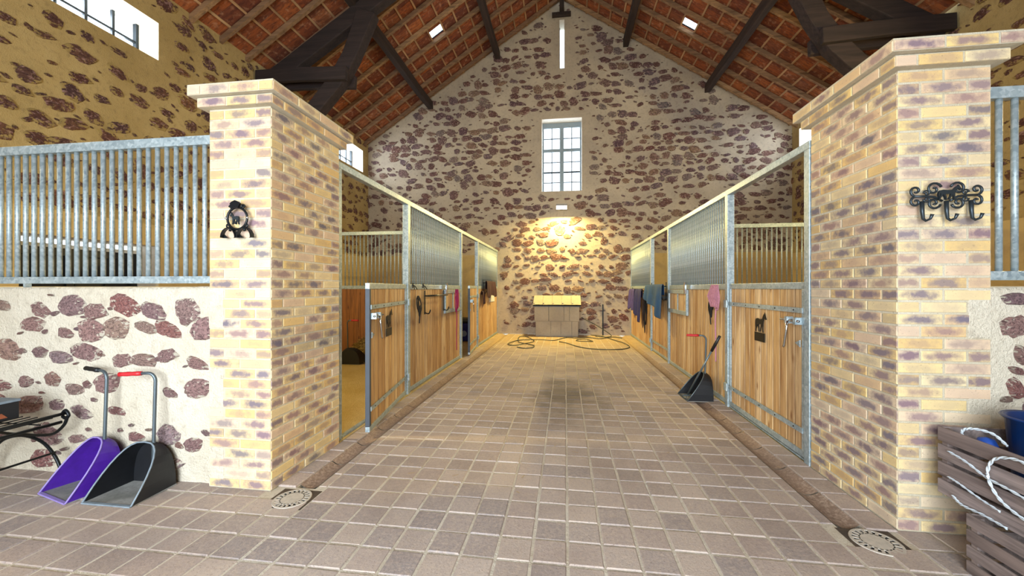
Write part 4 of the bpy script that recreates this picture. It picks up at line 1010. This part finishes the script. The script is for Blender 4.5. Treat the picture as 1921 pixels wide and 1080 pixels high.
def rope_hank(s, y, z, L, label, mat, loops=3, w=.06, net=False, tail=.0):
    x = SX[s] - s * .10; t = thing('lead_rope' if not net else 'hay_net', (x, y, z), label, 'rope' if not net else 'net'); rr = .009
    for k in range(loops):
        a = w * (1 - .2 * k); d = .02 * k
        MB().tube(smooth([(x - s * d, y - a * .3, z), (x - s * d, y - a, z - L * .5), (x - s * d, y, z - L * (1 - .08 * k)), (x - s * d, y + a, z - L * .5), (x - s * d, y + a * .3, z)], 5), rr, 6, closed=True).build('loop', mat, t, smooth=True)
    if tail: MB().tube(smooth([(x, y, z - L * .3), (x - s * .01, y + .03, z - L - .1), (x, y + .05, z - tail * .7), (x - s * .01, y + .02, z - tail)], 6), rr, 6).build('tail', mat, t, smooth=True)
    if net:
        mb = MB()
        for k in range(7):
            for e in (-1, 1):
                mb.tube([(x - s * .03, y - .11 + .036 * k, z + .02), (x - s * .055, y - .11 + .036 * k + e * .07, z - .12), (x - s * .03, y - .11 + .036 * k + e * .02, z - .26)], .006, 5)
        mb.build('mesh', mat, t)
    return t
rope_hank(-1, 7.22, 1.42, .42, 'magenta lead rope hanging at the end of the first left stall panel', 'magenta', tail=1.15)
rope_hank(1, 5.24, 1.47, .30, 'pink hay net and lead rope hanging on the right stall post', 'pink', net=True, tail=.95, w=.07)
def bar_rack(s, y0, y1, z, label, d=.10, e=.01):
    x = SX[s]; t = thing('blanket_bar', (x, (y0 + y1) / 2, z), label, 'rack')
    for yy in (y0, y1):
        xx = sorted((x - s * .036, x - s * .044)); bb(xx[0], xx[1], yy - .02, yy + .02, z - .28, z + .08).build('wall_plate', 'iron', t)
        MB().tube(smooth([(x - s * .03, yy, z - .25), (x - s * .10, yy, z - .27), (x - s * .13, yy, z - .21)], 4), .009, 6).build('hook', 'iron', t, smooth=True)
        MB().cyl((x - s * .03, yy, z), (x - s * d, yy, z), .011, 8).build('arm', 'iron', t)
    MB().cyl((x - s * d, y0 - e, z), (x - s * d, y1 + .01, z), .014, 8).build('bar', 'iron', t, smooth=True)
    return t
bar_rack(-1, 5.72, 6.66, 1.33, 'black blanket bar mounted on the first left stall panel')
bar_rack(1, 9.95, 11.85, 1.385, 'long dark blanket bar on the second right stall carrying the saddle pads', .12)
bar_rack(1, 8.0, 9.32, 1.485, 'dark blanket bar on the second right stall door under the blue rug', .16, .24)
bar_rack(-1, 10.0, 11.2, 1.585, 'dark blanket bar on the second left stall under the maroon pad', .13)
def feeder(s, y0, y1, z0, z1, label):
    x = SX[s]; t = thing('feed_hatch', (x, (y0 + y1) / 2, z0), label, 'hatch'); a, b = sorted((x - s * .024, x - s * .06)); w = .045
    bb(a, b, y0, y0 + w, z0, z1).build('hatch_frame', 'galv', t, bevel=.003); bb(a, b, y1 - w, y1, z0, z1).build('hatch_frame', 'galv', t, bevel=.003)
    bb(a, b, y0 + w, y1 - w, z0, z0 + w * 1.5).build('hatch_sill', 'galv', t, bevel=.003); bb(a, b, y0 + w, y1 - w, z1 - w * 1.5, z1).build('hatch_head', 'galv', t, bevel=.003)
    c, d = sorted((x - s * .026, x - s * .034)); bb(c, d, y0 + w, y1 - w, z0 + w, z1 - w).build('hatch_board', 'pine', t)
    c, d = sorted((x - s * .036, x - s * .046)); bb(c, d, (y0 + y1) / 2 - .02, (y0 + y1) / 2 + .02, z0 + w, z1 - w).build('hatch_bar', 'galv', t)
    c, d = sorted((x - s * .06, x - s * .085)); bb(c, d, y0 - .01, y0 + .05, z1 - .06, z1 + .12).build('latch', 'chrome', t)
    return t
feeder(1, 6.65, 7.78, 1.0, 1.42, 'galvanised feed hatch in the first right stall panel')
feeder(-1, 6.70, 7.78, 1.0, 1.42, 'galvanised feed hatch in the first left stall panel')
def drape(name, label, s, y0, y1, z, front, back, mat, cat, d=.12, wav=.02, skew=0.0, n=14, extra=None):
    """cloth folded over a bar at (x - s*d), with folds and an uneven hem"""
    x = SX[s] - s * d; m = 12; vs = []; fs = []
    for i in range(n + 1):
        y_ = y0 + (y1 - y0) * i / n; f = i / n; fr = front + skew * (f - .5) + .03 * math.sin(f * 9)
        for j in range(m + 1):
            q = j / m
            if q < .35: dz = -back * (1 - q / .35); dx = .022
            elif q < .5: a = PI * (q - .35) / .15; dz = .022 * math.sin(a); dx = .022 * math.cos(a)
            else: dz = -fr * (q - .5) / .5; dx = -.022
            k = max(0, -dz)
            wv = wav * math.sin(f * 17 + 1.3 * math.sin(f * 7)) * min(1, k * 4) * (1 if dx < 0 else .3)
            vs.append((x + s * (dx + wv - (k * .05 if dx < 0 else -k * .02)), y_ + .02 * k * math.sin(f * 5), z + dz))
    for i in range(n):
        for j in range(m): a = i * (m + 1) + j; fs.append((a, a + 1, a + m + 2, a + m + 1))
    o = MB().add(vs, fs).build(name, mat, None, off=(x, (y0 + y1) / 2, z), smooth=True, solid=.008, sub=1)
    return tag(o, label, cat)
drape('horse_rug', 'large folded blue horse rug hung over the bar of the second right stall door', 1, 7.74, 9.30, 1.51, .48, .2, 'teal', 'rug', d=.16, wav=.045, skew=-.38)
drape('saddle_pad', 'dark navy saddle pad hanging right of the violet one at the far right stalls', 1, 10.0, 10.85, 1.41, .72, .2, 'navy', 'saddle pad', d=.12, wav=.03, skew=-.2)
drape('saddle_pad', 'violet saddle pad on the bar closest to the gable wall', 1, 10.98, 11.8, 1.41, .55, .2, 'violet', 'saddle pad', d=.12, wav=.03)
drape('saddle_pad', 'dark maroon saddle pad hung on the far left stall front', -1, 9.95, 11.2, 1.62, .40, .2, 'maroon', 'saddle pad', d=.13, wav=.03)
drape('fly_cap', 'small dark cloth cap hanging left of the maroon pad', -1, 9.75, 9.98, 1.36, .3, .08, 'maroon', 'cap', d=.06, wav=.015)
for (yy, lb, L, mt_) in ((9.62, 'dark bridle with hanging reins just past the second right stall post', .95, 'blackstrap'), (9.82, 'brown leather bridle beside the dark one on the right stalls', .85, 'leather')):
    x = SX[1] - .09; t = thing('bridle', (x, yy, 1.3), lb, 'bridle')
    for k, (w_, dp) in enumerate(((.10, L * .55), (.16, L * .8), (.06, L))):
        MB().tube(smooth([(x - .02 * k, yy - .02, 1.34), (x - .02 * k - .01, yy - w_, 1.34 - dp * .6), (x - .02 * k, yy, 1.34 - dp), (x - .02 * k - .01, yy + w_, 1.34 - dp * .5), (x - .02 * k, yy + .02, 1.34)], 5), .013, 6, closed=True, flat=.5).build('strap', mt_, t)
    MB().tube([(SX[1] - .026, yy, 1.345), (x, yy, 1.345), (x - .04, yy, 1.37)], .008, 6).build('peg', 'iron', t)
for (yy, lb) in ((5.28, 'small double hook on the left stall rail nearest the open door'), (5.68, 'small double hook on the left stall rail further from the open door')):
    x = SX[-1] + .026; t = thing('double_hook', (x, yy, 1.47), lb, 'hook')
    for e in (-1, 1): MB().tube([(x, yy, 1.50), (x + .03, yy + e * .02, 1.47), (x + .045, yy + e * .05, 1.43)], .006, 6).build('prong', 'iron', t)
    bb(x, x + .006, yy - .015, yy + .015, 1.45, 1.52).build('hook_plate', 'iron', t)
t = tag(bb(SX[-1] + .026, SX[-1] + .032, 10.9, 11.7, 1.05, 1.3).build('wall_notice', 'white_paint', None, off=(SX[-1] + .03, 11.3, 1.05)), 'small pale notice board low on the far left stall front', 'notice')
# dark shape of stored tack inside the second left stall, seen through its doorway
t = thing('tack_trunk', (-2.9, 10.6, .006), 'dark rounded trunk standing inside the second left stall', 'trunk')
bb(-3.3, -2.5, 10.3, 10.9, .006, .5).build('trunk_body', 'navy', t, bevel=.06); bb(-3.32, -2.48, 10.28, 10.92, .5, .62).build('trunk_lid', 'black_plastic', t, bevel=.05)
MB().cyl((-2.7, 10.30, .22), (-2.7, 10.285, .22), .08, 16).build('badge', 'worn_edge', t)

# ------------------------------------------------------------------ groups of repeats
GR_ = {'roof_purlin': 'purlins under the roof slopes', 'stall_post': 'galvanised posts of the stall fronts', 'stall_door': 'pine stall doors', 'stall_partition': 'barred pine panels of the stall fronts',
       'stall_divider': 'partitions between the stalls', 'manure_scoop': 'manure scoops', 'brick_pillar': 'brick pillars at the aisle entrance', 'bar_grille': 'bar grilles on the low walls',
       'flood_lamp': 'wall flood lamps', 'garden_hose': 'hoses on the floor by the bin', 'floor_drain': 'drain covers at the pillars', 'wooden_crate': 'stacked slatted crates',
       'electric_fence_rope': 'white ropes tangled on the crates', 'head_collar': 'head collars on the stall fronts', 'blanket_bar': 'blanket bars on the stall fronts', 'feed_hatch': 'feed hatches of the stall panels',
       'saddle_pad': 'saddle pads hanging on the stalls', 'bridle': 'bridles on the right stalls', 'double_hook': 'small hooks on the left rail', 'top_rail_beam': 'top rails of the stalls', 'threshold_rail': 'threshold rails'}
for o in COL.objects:
    if o.parent is None and o.get('label'):
        b_ = o.name.split('.')[0]
        if b_ in GR_: o['group'] = GR_[b_]
